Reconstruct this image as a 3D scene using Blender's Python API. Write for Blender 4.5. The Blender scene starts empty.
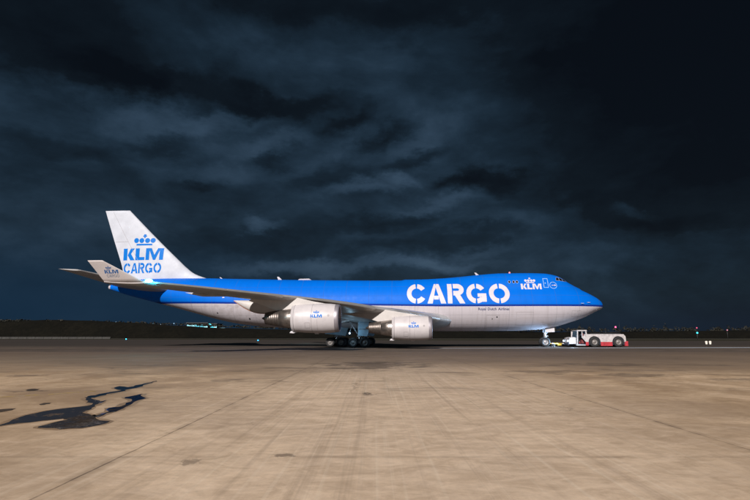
import bpy, math, random
import numpy as np
from mathutils import Vector, Matrix
random.seed(7)
R = math.radians
scene = bpy.context.scene
col = scene.collection

# ------------------------------------------------------------------ camera
CAM_H = 1.467
cam_d = bpy.data.cameras.new('camera'); cam = bpy.data.objects.new('camera', cam_d); col.objects.link(cam)
cam.location = (0, 0, CAM_H)
cam.rotation_euler = (R(90 + 9.58), 0, 0)
cam_d.sensor_width = 36; cam_d.lens = 507.7 / 750 * 36
cam_d.clip_start = 0.1; cam_d.clip_end = 20000
scene.camera = cam

# ------------------------------------------------------------------ light
SUN_EL, SUN_AZ = 28.0, 18.0            # azimuth: degrees left of the camera's back
sd = Vector((-math.sin(R(SUN_AZ)) * math.cos(R(SUN_EL)), -math.cos(R(SUN_AZ)) * math.cos(R(SUN_EL)), math.sin(R(SUN_EL))))
sun_d = bpy.data.lights.new('sun', 'SUN'); sun_d.energy = 5.0; sun_d.angle = R(1.5); sun_d.color = (1.0, 0.945, 0.90)
sun = bpy.data.objects.new('sun', sun_d); col.objects.link(sun)
sun.rotation_euler = sd.to_track_quat('Z', 'Y').to_euler()
scene.view_settings.view_transform = 'Standard'
scene.view_settings.look = 'None'
scene.view_settings.gamma = 1
scene.view_settings.exposure = 0.0
scene.view_settings.use_curve_mapping = False

# ------------------------------------------------------------------ node helper
class NT:
    def __init__(s, tree): s.t = tree; s.n = tree.nodes; s.l = tree.links
    def new(s, kind, **kw):
        n = s.n.new(kind)
        for k, v in kw.items(): setattr(n, k, v)
        return n
    def put(s, sock, v):
        if isinstance(v, bpy.types.NodeSocket): s.l.new(v, sock)
        elif v is not None: sock.default_value = v
    def math(s, op, a, b=None, c=None, clamp=False):
        n = s.new('ShaderNodeMath', operation=op, use_clamp=clamp)
        s.put(n.inputs[0], a)
        if b is not None: s.put(n.inputs[1], b)
        if c is not None: s.put(n.inputs[2], c)
        return n.outputs[0]
    def vmath(s, op, a, b=None, scale=None):
        n = s.new('ShaderNodeVectorMath', operation=op)
        s.put(n.inputs[0], a)
        if b is not None: s.put(n.inputs[1], b)
        if scale is not None: s.put(n.inputs['Scale'], scale)
        return n.outputs['Value'] if op in ('LENGTH', 'DOT_PRODUCT', 'DISTANCE') else n.outputs[0]
    def noise(s, vec, scale, detail=4, rough=.5, dist=0.0, color=False):
        n = s.new('ShaderNodeTexNoise'); s.put(n.inputs['Vector'], vec)
        n.inputs['Scale'].default_value = scale; n.inputs['Detail'].default_value = detail
        n.inputs['Roughness'].default_value = rough; n.inputs['Distortion'].default_value = dist
        return n.outputs['Color' if color else 'Fac']
    def ramp(s, v, a, b, lo=0.0, hi=1.0, kind='SMOOTHSTEP'):
        n = s.new('ShaderNodeMapRange'); n.interpolation_type = kind
        s.put(n.inputs[0], v)
        for i, x in enumerate((a, b, lo, hi)): s.put(n.inputs[i + 1], x)
        return n.outputs[0]
    def mix(s, f, a, b, mode='MIX'):
        n = s.new('ShaderNodeMix', data_type='RGBA', blend_type=mode)
        s.put(n.inputs[0], f); s.put(n.inputs[6], c4(a)); s.put(n.inputs[7], c4(b))
        return n.outputs[2]
    def mapping(s, vec, loc=(0, 0, 0), rot=(0, 0, 0), sc=(1, 1, 1)):
        n = s.new('ShaderNodeMapping'); s.put(n.inputs[0], vec)
        n.inputs[1].default_value = loc; n.inputs[2].default_value = rot; n.inputs[3].default_value = sc
        return n.outputs[0]
    def xyz(s, vec):
        n = s.new('ShaderNodeSeparateXYZ'); s.put(n.inputs[0], vec); return n.outputs
    def comb(s, x, y, z):
        n = s.new('ShaderNodeCombineXYZ')
        for i, v in enumerate((x, y, z)): s.put(n.inputs[i], v)
        return n.outputs[0]
def c4(c):
    if isinstance(c, bpy.types.NodeSocket): return c
    return tuple(c) + (1,) if len(c) == 3 else c

# ------------------------------------------------------------------ world: night sky with cloud
world = bpy.data.worlds.new('World'); scene.world = world; world.use_nodes = True
w = NT(world.node_tree); w.n.clear()
tc = w.new('ShaderNodeTexCoord').outputs['Generated']
px2dir = lambda px, py: (Matrix.Rotation(R(9.58), 3, 'X') @ Vector(((px - 375) / 507.7, 1, -(py - 250) / 507.7))).normalized()
warp = w.noise(w.mapping(tc, sc=(1, 1, 1.7)), 7.5, 6, .62, color=True)
tw = w.vmath('ADD', tc, w.vmath('SCALE', w.vmath('SUBTRACT', warp, (.5, .5, .5)), scale=.11))
# streaky high cloud, drifting down to the right
st = w.mapping(tc, rot=(0, R(-14), 0), sc=(1.0, 1.0, 2.6))
n1 = w.noise(st, 3.1, 7, .58, .35)
n2 = w.noise(w.mapping(tc, loc=(3, 1, 2), rot=(0, R(-10), 0), sc=(1, 1, 2.0)), 8.5, 6, .6, .25)
den = w.math('ADD', w.math('MULTIPLY', w.math('SUBTRACT', n1, .5), 1.25), w.math('MULTIPLY', w.math('SUBTRACT', n2, .5), .85))
def blob(px, py, rx, ry, ang, amt, inner=.15):
    d = px2dir(px, py)
    v = w.vmath('SUBTRACT', tw, tuple(d))
    v = w.mapping(v, rot=(0, R(ang), 0))
    v = w.vmath('MULTIPLY', v, (507.7 / rx * 1.05, 1.5, 507.7 / ry * 1.05))
    return w.ramp(w.vmath('LENGTH', v), 1.45, inner * .5, 0.0, amt)
acc = den
for b in [(100,72,60,12,8,-.45),(170,84,55,12,10,-.5),(235,104,50,11,8,-.55),(300,106,50,10,8,-.5),(345,122,40,9,18,-.55),(385,138,34,8,20,-.5),(412,156,34,9,20,-.5),
          (455,184,32,8,-6,-.6),(492,177,36,10,0,-.75),(500,190,18,7,0,-.3),
          (362,224,45,9,0,-.35),(405,216,38,9,8,-.35),(440,232,50,12,4,-.40),(495,233,34,10,0,-.45),(410,245,75,9,0,-.30),
          (62,148,40,12,0,-.35),(160,144,34,9,6,-.4),(270,160,20,7,0,-.3),(195,192,22,6,0,-.3),(330,178,60,9,6,-.2),(240,238,60,10,0,-.25),
          (610,196,55,10,6,-.3),(650,222,50,9,-14,-.4),(700,165,40,14,0,-.2),(570,52,60,9,4,-.3),(690,60,40,14,0,-.3),
          (150,112,55,12,14,.25),(215,128,60,12,16,.38),(280,142,60,12,14,.48),(215,176,60,12,4,.3),(335,152,60,10,20,.22),(370,188,60,9,6,.5),(395,178,24,7,-20,.3),
          (440,203,50,7,3,.35),(268,225,22,6,8,.45),(120,215,60,14,0,.15),(540,222,60,16,0,.25),(638,203,22,6,-20,.3),(560,150,80,26,0,.1),
          (300,266,90,10,0,.7),(430,266,60,9,0,.65),(470,250,50,8,4,.2),(590,262,90,14,0,.2),(480,110,90,30,0,.15),(430,130,50,12,16,.15),
          (40,25,130,40,0,-.75),(745,70,150,130,0,-1.3),(740,20,220,50,0,-.5),(300,-5,300,30,0,-.35),(700,300,70,40,0,-.3),(400,10,240,16,0,-.25)]:
    acc = w.math('ADD', acc, blob(*b))
r_ = w.new('ShaderNodeValToRGB'); w.put(r_.inputs[0], w.ramp(acc, -1.0, .95, 0, 1, 'LINEAR'))
e = r_.color_ramp.elements
e[0].position = 0.0; e[0].color = (.0022, .0036, .0062, 1)
e[1].position = 1.0; e[1].color = (.050, .088, .135, 1)
for p, c in ((.25, (.0042, .0078, .0125)), (.45, (.0085, .0180, .0300)), (.58, (.0145, .0300, .0500)), (.78, (.030, .056, .091))):
    q = e.new(p); q.color = c + (1,)
sx, sy, sz = w.xyz(tc)
low = w.math('MAXIMUM', w.math('MULTIPLY', w.ramp(sz, .20, .03), w.ramp(sx, .02, -.38)), w.ramp(sz, .085, .0))                         # the band of town glow close to the horizon is bluer and smoother
lowc = w.mix(w.ramp(sx, -.5, .6), (.0055, .0230, .0520), (.0060, .0125, .0260))
skyc = w.mix(w.math('MULTIPLY', low, .85), r_.outputs[0], lowc)
skyn = w.new('ShaderNodeTexSky', sky_type='NISHITA'); skyn.sun_disc = False
skyn.sun_elevation = R(SUN_EL); skyn.sun_rotation = R(180 + SUN_AZ)
bg0 = w.new('ShaderNodeBackground'); w.put(bg0.inputs[0], skyn.outputs[0]); bg0.inputs[1].default_value = .0006
bg1 = w.new('ShaderNodeBackground'); w.put(bg1.inputs[0], skyc); bg1.inputs[1].default_value = 1.0
ad = w.new('ShaderNodeAddShader'); w.l.new(bg0.outputs[0], ad.inputs[0]); w.l.new(bg1.outputs[0], ad.inputs[1])
wo = w.new('ShaderNodeOutputWorld'); w.l.new(ad.outputs[0], wo.inputs[0])

# ------------------------------------------------------------------ materials
def material(name):
    m = bpy.data.materials.new(name); m.use_nodes = True
    t = NT(m.node_tree); bs = t.n['Principled BSDF']
    return m, t, bs
def simple(name, colr, rough=.5, metal=0.0, var=.10, scale=3.0, bump=0.0, spec=.5, coat=0.0):
    m, t, bs = material(name)
    oc = t.new('ShaderNodeTexCoord').outputs['Object']
    n = t.noise(oc, scale, 5, .6)
    k = t.ramp(n, .3, .7, 1 - var, 1 + var * .5, 'LINEAR')
    cc = t.mix(1.0, colr, t.comb(k, k, k), 'MULTIPLY')
    t.put(bs.inputs['Base Color'], cc)
    t.put(bs.inputs['Roughness'], t.ramp(t.noise(oc, scale * 2.3, 4, .6), .3, .7, max(.02, rough - .06), min(1, rough + .08), 'LINEAR'))
    bs.inputs['Metallic'].default_value = metal
    bs.inputs['Specular IOR Level'].default_value = spec
    bs.inputs['Coat Weight'].default_value = coat
    if bump:
        b = t.new('ShaderNodeBump'); b.inputs['Strength'].default_value = bump; b.inputs['Distance'].default_value = .02
        t.put(b.inputs['Height'], t.noise(oc, scale * 4, 5, .6)); t.l.new(b.outputs[0], bs.inputs['Normal'])
    return m
def emis(name, colr, k):
    m, t, bs = material(name)
    bs.inputs['Base Color'].default_value = c4(colr); bs.inputs['Emission Color'].default_value = c4(colr)
    bs.inputs['Emission Strength'].default_value = k
    return m

WHITE = (.52, .48, .515); BLUE = (.0, .135, .64); NAVY = (.002, .028, .24)
def zline(x): return 5.24 + max(0, x - 22) * .0165
def livery():
    m, t, bs = material('aeroplane_livery_paint')
    oc = t.new('ShaderNodeTexCoord').outputs['Object']
    x, y, z = t.xyz(oc)
    xa = t.math('MULTIPLY', x, -1.0)
    zl = t.math('ADD', 5.24, t.math('MULTIPLY', t.math('MAXIMUM', t.math('SUBTRACT', xa, 22), 0), .0165))
    dz = t.math('SUBTRACT', z, zl)
    isblue = t.math('GREATER_THAN', dz, .24)
    isnavy = t.math('GREATER_THAN', dz, 0.0)
    # streaks of grime running down and aft on the white belly
    strk = t.noise(t.mapping(oc, sc=(2.6, .5, .28)), 1.0, 6, .62, .3)
    strk2 = t.noise(t.mapping(oc, sc=(.12, .6, 2.4)), 1.0, 5, .6, .2)
    dirt = t.math('MULTIPLY', t.ramp(strk, .46, .72), .22)
    dirt = t.math('ADD', dirt, t.math('MULTIPLY', t.ramp(strk2, .45, .75), .20))
    dirt = t.math('ADD', dirt, t.math('MULTIPLY', t.math('MULTIPLY', t.ramp(xa, 38, 46), t.ramp(xa, 58, 50)), t.math('MULTIPLY', t.ramp(t.noise(oc, 1.6, 6, .65), .42, .66), .34)))
    white = t.mix(dirt, WHITE, (.27, .235, .225))
    blue = t.mix(t.math('MULTIPLY', t.ramp(strk, .42, .72), .40), BLUE, (.002, .115, .52))
    c = t.mix(isblue, t.mix(isnavy, white, NAVY), blue)
    # skin joints: thin lines every frame bay and along the lap joints
    def ln(v, step, wd, off=0.0):
        f = t.math('ABSOLUTE', t.math('SUBTRACT', t.math('FRACT', t.math('DIVIDE', t.math('ADD', v, off), step)), .5))
        return t.math('LESS_THAN', f, wd / step)
    seam = t.math('MAXIMUM', ln(xa, 3.05, .018, .7), ln(z, 1.27, .013, .3))
    c = t.mix(t.math('MULTIPLY', seam, .45), c, (.06, .06, .07))
    t.put(bs.inputs['Base Color'], c)
    t.put(bs.inputs['Roughness'], t.ramp(t.noise(oc, 1.4, 5, .6), .3, .7, .40, .52, 'LINEAR'))
    bs.inputs['Specular IOR Level'].default_value = .10
    b = t.new('ShaderNodeBump'); b.inputs['Strength'].default_value = .25; b.inputs['Distance'].default_value = .05
    t.put(b.inputs['Height'], t.math('ADD', t.noise(t.mapping(oc, sc=(1, 1, .5)), .9, 3, .5), t.math('MULTIPLY', seam, -.25)))
    t.l.new(b.outputs[0], bs.inputs['Normal'])
    return m
M = dict(
    livery=livery(),
    white=simple('white_paint', (.55, .52, .54), .42, var=.10, scale=1.2),
    finwhite=simple('fin_white_paint', (.56, .58, .65), .5, var=.14, scale=.5, spec=.25),
    cowl=simple('cowl_white_paint', (.58, .535, .545), .42, var=.12, scale=1.0),
    winglet=simple('winglet_paint', (.54, .485, .475), .45, var=.08, scale=1.5),
    wing=simple('wing_grey_paint', (.44, .432, .435), .42, var=.22, scale=.7, bump=.05),
    wingin=simple('wing_root_paint', (.56, .52, .50), .45, var=.16, scale=.8, bump=.05),
    slat=simple('bare_leading_edge_metal', (.62, .60, .58), .38, metal=.55, var=.12, scale=1.0),
    polished=simple('polished_inlet_metal', (.46, .42, .46), .42, metal=.6, var=.10, scale=2),
    hot=simple('heated_nozzle_metal', (.40, .35, .32), .33, metal=.9, var=.35, scale=3),
    hotdark=simple('dark_nozzle_metal', (.20, .17, .155), .42, metal=.85, var=.35, scale=4),
    dark=simple('dark_cavity', (.012, .012, .014), .7, var=.2),
    blade=simple('fan_blade_metal', (.16, .16, .18), .35, metal=.8),
    white_mark=simple('white_marking', (.62, .57, .62), .45, var=.06, scale=1.5),
    blue_mark=simple('blue_marking', (.001, .165, .60), .5, var=.06, scale=1.5, spec=.12),
    blue_dull=simple('dull_blue_marking', (.03, .11, .30), .45, var=.1, scale=2),
    grey_mark=simple('grey_marking', (.22, .25, .33), .5, var=.1, scale=3),
    navy_text=simple('navy_lettering', (.02, .03, .12), .5),
    outline=simple('pale_blue_outline', (.35, .55, .80), .5),
    panel=simple('panel_outline', (.36, .33, .34), .5),
    orange=simple('orange_edge_line', (.42, .13, .04), .5),
    glass=simple('dark_cockpit_glass', (.012, .010, .010), .08, var=.1, spec=.8),
    tyre=simple('tyre_rubber', (.018, .018, .019), .75, var=.3, scale=6, bump=.3),
    rim=simple('wheel_rim_metal', (.42, .42, .45), .4, metal=.4, var=.2, scale=8),
    darkrim=simple('dull_wheel_rim', (.22, .20, .19), .5, metal=.3, var=.3, scale=8),
    gear=simple('landing_gear_grey', (.62, .64, .68), .42, metal=.2, var=.2, scale=5),
    geardoor=simple('blue_lit_door_paint', (.42, .64, .80), .4, var=.18, scale=2),  # bluish lamp light on the doors is put into their paint
    black=simple('black_rubber_trim', (.015, .015, .017), .55),
    chrome=simple('chromed_oleo', (.7, .7, .72), .15, metal=1.0, var=.05),
    tugwhite=simple('tractor_white_paint', (.52, .48, .48), .5, var=.35, scale=2.5),
    tugred=simple('tractor_red_paint', (.46, .03, .045), .5, var=.35, scale=2.5),
    tugdark=simple('tractor_dark_interior', (.03, .035, .06), .6),
    yellow=simple('yellow_paint', (.62, .42, .05), .45, var=.2, scale=4),
    seat=simple('red_seat_fabric', (.16, .03, .03), .8),
    concrete_b=simple('barrier_concrete', (.035, .033, .030), .8, var=.3, scale=.5),
    pole=simple('galvanised_pole', (.06, .06, .06), .5, metal=.5),
)
M['beaconred'] = emis('red_beacon_lens', (1.0, .10, .25), 2.2)
M['strobe'] = emis('cyan_strobe_lens', (.03, .72, 1.0), 60)
M['navwhite'] = emis('white_lamp_lens', (.9, .95, 1.0), 2.5)
M['head'] = emis('headlamp_lens', (.62, .80, 1.0), 14)

# ------------------------------------------------------------------ mesh helpers
def tagp(o, **kw):
    for k, v in kw.items():
        if v: o[k] = v
    return o
def tag(o, label=None, category=None, group=None, kind=None): return tagp(o, label=label, category=category, group=group, kind=kind)
def empty(name, loc=(0, 0, 0), rz=0.0):
    o = bpy.data.objects.new(name, None); col.objects.link(o); o.location = loc; o.rotation_euler = (0, 0, rz)
    o.empty_display_size = .5
    return o
class MB:
    def __init__(s): s.v = []; s.f = []; s.m = []; s.sm = []
    def add(s, vs, fs, mi=0, smooth=False):
        o = len(s.v); s.v += [tuple(v) for v in vs]
        for f in fs: s.f.append([o + i for i in f]); s.m.append(mi); s.sm.append(smooth)
    def grid(s, rows, mi=0, smooth=True, closed=False, caps=False, flip=False):
        nr, nc = len(rows), len(rows[0]); vs = [p for r in rows for p in r]; fs = []
        for i in range(nr - 1):
            for j in range(nc if closed else nc - 1):
                q = [i * nc + j, i * nc + (j + 1) % nc, (i + 1) * nc + (j + 1) % nc, (i + 1) * nc + j]
                fs.append(q[::-1] if flip else q)
        s.add(vs, fs, mi, smooth)
        if caps:
            for k in (0, nr - 1): s.add(rows[k], [list(range(nc))], mi, False)
    def box(s, lo, hi, mi=0, taper=None):
        x0, y0, z0 = lo; x1, y1, z1 = hi
        v = [(x0,y0,z0),(x1,y0,z0),(x1,y1,z0),(x0,y1,z0),(x0,y0,z1),(x1,y0,z1),(x1,y1,z1),(x0,y1,z1)]
        s.add(v, [(3,2,1,0),(4,5,6,7),(0,1,5,4),(1,2,6,5),(2,3,7,6),(3,0,4,7)], mi)
    def prism(s, poly, y0, y1, mi=0, axis='y', mi_side=None):
        n = len(poly)
        P = (lambda a, b, c: (a, c, b)) if axis == 'y' else ((lambda a, b, c: (c, a, b)) if axis == 'x' else (lambda a, b, c: (a, b, c)))
        v = [P(a, b, y0) for a, b in poly] + [P(a, b, y1) for a, b in poly]
        s.add(v, [list(range(n)), list(range(2 * n - 1, n - 1, -1))], mi)
        s.add(v, [(i, n + i, n + (i + 1) % n, (i + 1) % n) for i in range(n)], mi if mi_side is None else mi_side)
    def tube(s, pts, r, seg=10, mi=0, r1=None, caps=True):
        pts = [Vector(p) for p in pts]; rows = []
        for i, p in enumerate(pts):
            d = (pts[min(i + 1, len(pts) - 1)] - pts[max(i - 1, 0)]).normalized()
            a = Vector((0, 0, 1)) if abs(d.z) < .9 else Vector((1, 0, 0))
            u = d.cross(a).normalized(); v = d.cross(u)
            rr = r if r1 is None else r + (r1 - r) * i / (len(pts) - 1)
            rows.append([tuple(p + (u * math.cos(t) + v * math.sin(t)) * rr) for t in [2 * math.pi * k / seg for k in range(seg)]])
        s.grid(rows, mi, True, True, caps)
    def lathe(s, prof, c, axis='x', seg=32, mi=0, smooth=True, caps=False):
        rows = []
        for a, r in prof:
            row = []
            for k in range(seg):
                t = 2 * math.pi * k / seg; p, q = r * math.cos(t), r * math.sin(t)
                if axis == 'x': row.append((c[0] + a, c[1] + p, c[2] + q))
                elif axis == 'y': row.append((c[0] + p, c[1] + a, c[2] + q))
                else: row.append((c[0] + p, c[1] + q, c[2] + a))
            rows.append(row)
        s.grid(rows, mi, smooth, True, caps)
    def build(s, name, mats, parent=None, bevel=0.0, loc=None):
        me = bpy.data.meshes.new(name); me.from_pydata(s.v, [], s.f)
        if not isinstance(mats, (list, tuple)): mats = [mats]
        for m in mats: me.materials.append(m)
        me.polygons.foreach_set('material_index', s.m); me.polygons.foreach_set('use_smooth', s.sm)
        me.update()
        import bmesh
        bm = bmesh.new(); bm.from_mesh(me); bmesh.ops.remove_doubles(bm, verts=bm.verts, dist=1e-5)
        bmesh.ops.recalc_face_normals(bm, faces=bm.faces); bm.to_mesh(me); bm.free()
        o = bpy.data.objects.new(name, me); col.objects.link(o)
        if parent is not None: o.parent = parent
        if loc: o.location = loc
        if bevel:
            b = o.modifiers.new('bevel', 'BEVEL'); b.width = bevel; b.segments = 2; b.limit_method = 'ANGLE'; b.angle_limit = R(40)
        return o

def L(x, y, z): return (-x, -y, z)      # (aft of the nose, to starboard, up) -> aeroplane's own axes

# ------------------------------------------------------------------ ground
def ground_mat(kind):
    m, t, bs = material(kind)
    oc = t.new('ShaderNodeNewGeometry').outputs['Position']
    bs.inputs['Specular IOR Level'].default_value = .12
    x, y, z = t.xyz(oc)
    big = t.noise(oc, .09, 5, .6, .4)
    mid = t.noise(t.mapping(oc, sc=(1, .8, 1)), .55, 6, .62, .6)
    fine = t.noise(oc, 5.0, 6, .7)
    grit = t.noise(oc, 60, 3, .7)
    if kind == 'apron_concrete':
        c = t.mix(t.ramp(mid, .34, .66), (.43, .292, .178), (.72, .525, .350))
        m2 = t.noise(t.mapping(oc, loc=(7, 3, 0), sc=(.8, 1.3, 1)), 2.1, 7, .72, .9)
        c = t.mix(t.math('MULTIPLY', t.ramp(m2, .48, .68), .65), c, (.36, .245, .15))
        c = t.mix(t.math('MULTIPLY', t.ramp(m2, .46, .30), .45), c, (.84, .64, .475))
        m3 = t.noise(oc, 9.0, 6, .75, .4)
        c = t.mix(t.math('MULTIPLY', t.ramp(m3, .52, .70), .50), c, (.34, .235, .15))
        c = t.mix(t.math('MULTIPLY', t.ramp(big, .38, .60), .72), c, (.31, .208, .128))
        c = t.mix(t.math('MULTIPLY', t.ramp(t.noise(t.mapping(oc, loc=(30, 9, 0), sc=(.5, 1, 1)), .28, 6, .66, .8), .50, .68), .5), c, (.28, .19, .125))
        # pool of floodlight painted pale down the centre, with tyre tracks along it
        lit_lane = t.math('MULTIPLY', t.ramp(t.math('ABSOLUTE', t.math('SUBTRACT', x, t.math('ADD', .4, t.math('MULTIPLY', t.math('SUBTRACT', big, .5), 3)))), 8.0, .8), .95)
        c = t.mix(t.math('MULTIPLY', lit_lane, t.ramp(m2, .35, .65, .72, .42)), c, (.93, .725, .545))
        trk = t.noise(t.mapping(oc, sc=(3.2, .045, 1)), 1.0, 5, .65)
        trk2 = t.noise(t.mapping(oc, loc=(5, 0, 0), sc=(11, .10, 1)), 1.0, 3, .6)
        c = t.mix(t.math('MULTIPLY', t.math('MULTIPLY', t.ramp(trk, .52, .68), lit_lane), .34), c, (.26, .19, .14))
        c = t.mix(t.math('MULTIPLY', t.math('MULTIPLY', t.ramp(trk2, .52, .70), lit_lane), .30), c, (.90, .76, .60))
        # floodlight falloff painted in: colour darkens with distance, edge broken by noise
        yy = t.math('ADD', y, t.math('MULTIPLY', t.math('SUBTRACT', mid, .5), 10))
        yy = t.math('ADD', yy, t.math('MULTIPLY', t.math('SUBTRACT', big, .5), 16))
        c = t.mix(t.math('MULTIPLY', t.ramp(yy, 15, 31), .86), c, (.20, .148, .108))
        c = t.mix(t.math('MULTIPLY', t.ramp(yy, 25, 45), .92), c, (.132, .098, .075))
        # oil and damp patches
        oil = t.noise(t.mapping(oc, sc=(.32, .62, 1)), .9, 5, .6, .8)
        c = t.mix(t.math('MULTIPLY', t.math('MULTIPLY', t.ramp(oil, .55, .70), t.ramp(y, 9, 20)), .7), c, (.10, .075, .058))
        def spot(px, py, rx, ry, k):
            nonlocal c
            v = t.vmath('SUBTRACT', oc, (px, py, 0)); v = t.vmath('ADD', v, t.vmath('SCALE', t.vmath('SUBTRACT', t.noise(oc, 1.2 / max(rx, ry) + .3, 5, .7, color=True), (.5, .5, .5)), scale=max(rx, ry) * 2.6))
            v = t.vmath('MULTIPLY', v, (1 / rx, 1 / ry, 0))
            c = t.mix(t.math('MULTIPLY', t.ramp(t.vmath('LENGTH', v), 1.1, .45), k), c, (.07, .055, .045))
        for a in ((-.25, 26.5, 2.6, 4.5, .75), (-.2, 13.4, .13, .45, .8), (-1.12, 6.65, .16, .12, .6), (-2.18, 6.3, .11, .2, .5), (11.6, 26.5, 3.0, 1.5, .55), (9.8, 19.5, 1.6, .7, .55), (-13, 19.5, 1.0, .5, .6), (12.5, 17.5, 1.4, .6, .5), (7.2, 21.5, 2.2, .8, .4), (-9.4, 14.0, .6, .25, .7), (14.5,14.5,1.5,.4,.5),(-11.2,26,2.4,.9,.4)): spot(*a)
        # slab joints: 8 m apart across, 7.4 m along
        wob = t.math('MULTIPLY', t.math('SUBTRACT', t.noise(oc, 2.5, 3, .6), .5), .035)
        def jn(v, step, off, wd, k):
            nonlocal c
            f = t.math('ABSOLUTE', t.math('SUBTRACT', t.math('FRACT', t.math('DIVIDE', t.math('ADD', t.math('ADD', v, wob), off), step)), .5))
            core = t.ramp(f, wd * 1.6 / step, wd * .5 / step)
            halo = t.math('MULTIPLY', t.ramp(f, .16 / step, 0), t.math('MULTIPLY', t.ramp(t.noise(oc, 1.4, 4, .6), .42, .62), .45))
            c = t.mix(t.math('MULTIPLY', halo, k), c, (.16, .115, .085))
            c = t.mix(t.math('MULTIPLY', core, t.math('MULTIPLY', t.ramp(t.noise(oc, .7, 5, .7), .38, .60, .35, 1.0), k)), c, (.055, .042, .035))
            return core
        j1 = jn(x, 8.0, 3.12 + 4.0, .012, .70)
        j2 = jn(y, 7.6, -6.56 + 3.8, .009, .40)
        # hairline cracks in the slab
        vn = t.new('ShaderNodeTexVoronoi', feature='DISTANCE_TO_EDGE'); t.put(vn.inputs['Vector'], t.vmath('ADD', oc, t.vmath('SCALE', t.noise(oc, .8, 5, .7, color=True), scale=1.4))); vn.inputs['Scale'].default_value = .16
        crack = t.math('MULTIPLY', t.math('LESS_THAN', vn.outputs['Distance'], .0035), t.ramp(big, .46, .6))
        c = t.mix(t.math('MULTIPLY', crack, .5), c, (.10, .075, .06))
        pit = t.ramp(grit, .66, .78); c = t.mix(t.math('MULTIPLY', pit, .5), c, (.10, .07, .05))
        c = t.mix(t.ramp(fine, .3, .7, 0, .22), c, (.25, .18, .13))
        h = t.math('ADD', t.math('MULTIPLY', fine, .4), t.math('ADD', t.math('MULTIPLY', grit, .35), t.math('MULTIPLY', j1, -.8)))
        t.put(bs.inputs['Roughness'], t.ramp(mid, .3, .7, .62, .88, 'LINEAR'))
        dist_ = .006
    elif kind == 'taxiway_asphalt':
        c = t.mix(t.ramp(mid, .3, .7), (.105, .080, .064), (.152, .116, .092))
        c = t.mix(t.math('MULTIPLY', t.ramp(y, 56, 82), .88), c, (.045, .038, .034))  # floodlight fading with distance, painted into the asphalt colour
        sm = t.noise(t.mapping(oc, rot=(0, 0, R(-4)), sc=(.03, .9, 1)), 1.0, 5, .65)
        c = t.mix(t.math('MULTIPLY', t.ramp(sm, .5, .68), .55), c, (.035, .03, .028))
        c = t.mix(t.ramp(fine, .3, .7, 0, .25), c, (.06, .05, .045))
        # tyre arcs left by turning aircraft
        arc = None
        for (cx, cy, rr) in ((-40, 96, 46.0), (-38, 95, 41.0), (-52, 90, 37)):
            d = t.math('ABSOLUTE', t.math('SUBTRACT', t.vmath('LENGTH', t.vmath('MULTIPLY', t.vmath('SUBTRACT', oc, (cx, cy, 0)), (1, 1, 0))), rr))
            a = t.ramp(d, 1.1, .1); arc = a if arc is None else t.math('MAXIMUM', arc, a)
        c = t.mix(t.math('MULTIPLY', arc, .6), c, (.028, .025, .024))
        h = t.math('ADD', fine, grit); dist_ = .008
        bs.inputs['Roughness'].default_value = .8
    else:
        gk = .13 if kind == 'rough_bank_grass' else .8  # bank grass much darker: lack of floodlight there is put into its colour
        c = t.mix(t.ramp(mid, .3, .7), (.030 * gk, .028 * gk, .016 * gk), (.075 * gk, .064 * gk, .040 * gk))
        c = t.mix(t.math('MULTIPLY', t.ramp(big, .4, .65), .5), c, (.016 * gk, .016 * gk, .010 * gk))
        c = t.mix(t.ramp(fine, .3, .7, 0, .5), c, (.018 * gk, .018 * gk, .010 * gk))
        h = fine; dist_ = .1
        bs.inputs['Roughness'].default_value = .95
    t.put(bs.inputs['Base Color'], c)
    b = t.new('ShaderNodeBump'); b.inputs['Strength'].default_value = .55; b.inputs['Distance'].default_value = dist_
    t.put(b.inputs['Height'], h); t.l.new(b.outputs[0], bs.inputs['Normal'])
    return m
def sheet(name, poly, z, mat, kind='structure'):
    b = MB(); b.add([(x, y, z) for x, y in poly], [list(range(len(poly)))]); o = b.build(name, mat); o['kind'] = kind; return o
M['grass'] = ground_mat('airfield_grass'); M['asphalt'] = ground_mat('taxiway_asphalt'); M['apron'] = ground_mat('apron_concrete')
sheet('ground', [(-6000, -600), (6000, -600), (6000, 9000), (-6000, 9000)], -.012, M['grass'])
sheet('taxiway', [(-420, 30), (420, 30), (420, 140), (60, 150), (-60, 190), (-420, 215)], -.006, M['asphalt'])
rng = random.Random(3)
front = [(x, 47 + 1.2 * math.sin(x * .11)) for x in range(300, -301, -12)]
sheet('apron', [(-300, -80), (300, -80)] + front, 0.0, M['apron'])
M['strip'] = simple('pale_strip_surface', (.42, .46, .52), .5, var=.3, scale=.15)
sheet('pale_strip', [(6.0, 60.3), (27, 61.6), (120, 70.0), (120, 73.5), (27, 64.2), (6, 61.6)], -.001, M['strip'])  # pale bluish strip across the ground below the nose and tractor
# taxiway beyond the grass verge, seen as a thin pale band
M['far_strip'] = simple('far_taxiway_surface', (.075, .070, .060), .8, var=.3, scale=.02)
sheet('far_taxiway', [(-500, 262), (500, 205), (500, 222), (-500, 290)], -.008, M['far_strip'])

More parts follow.
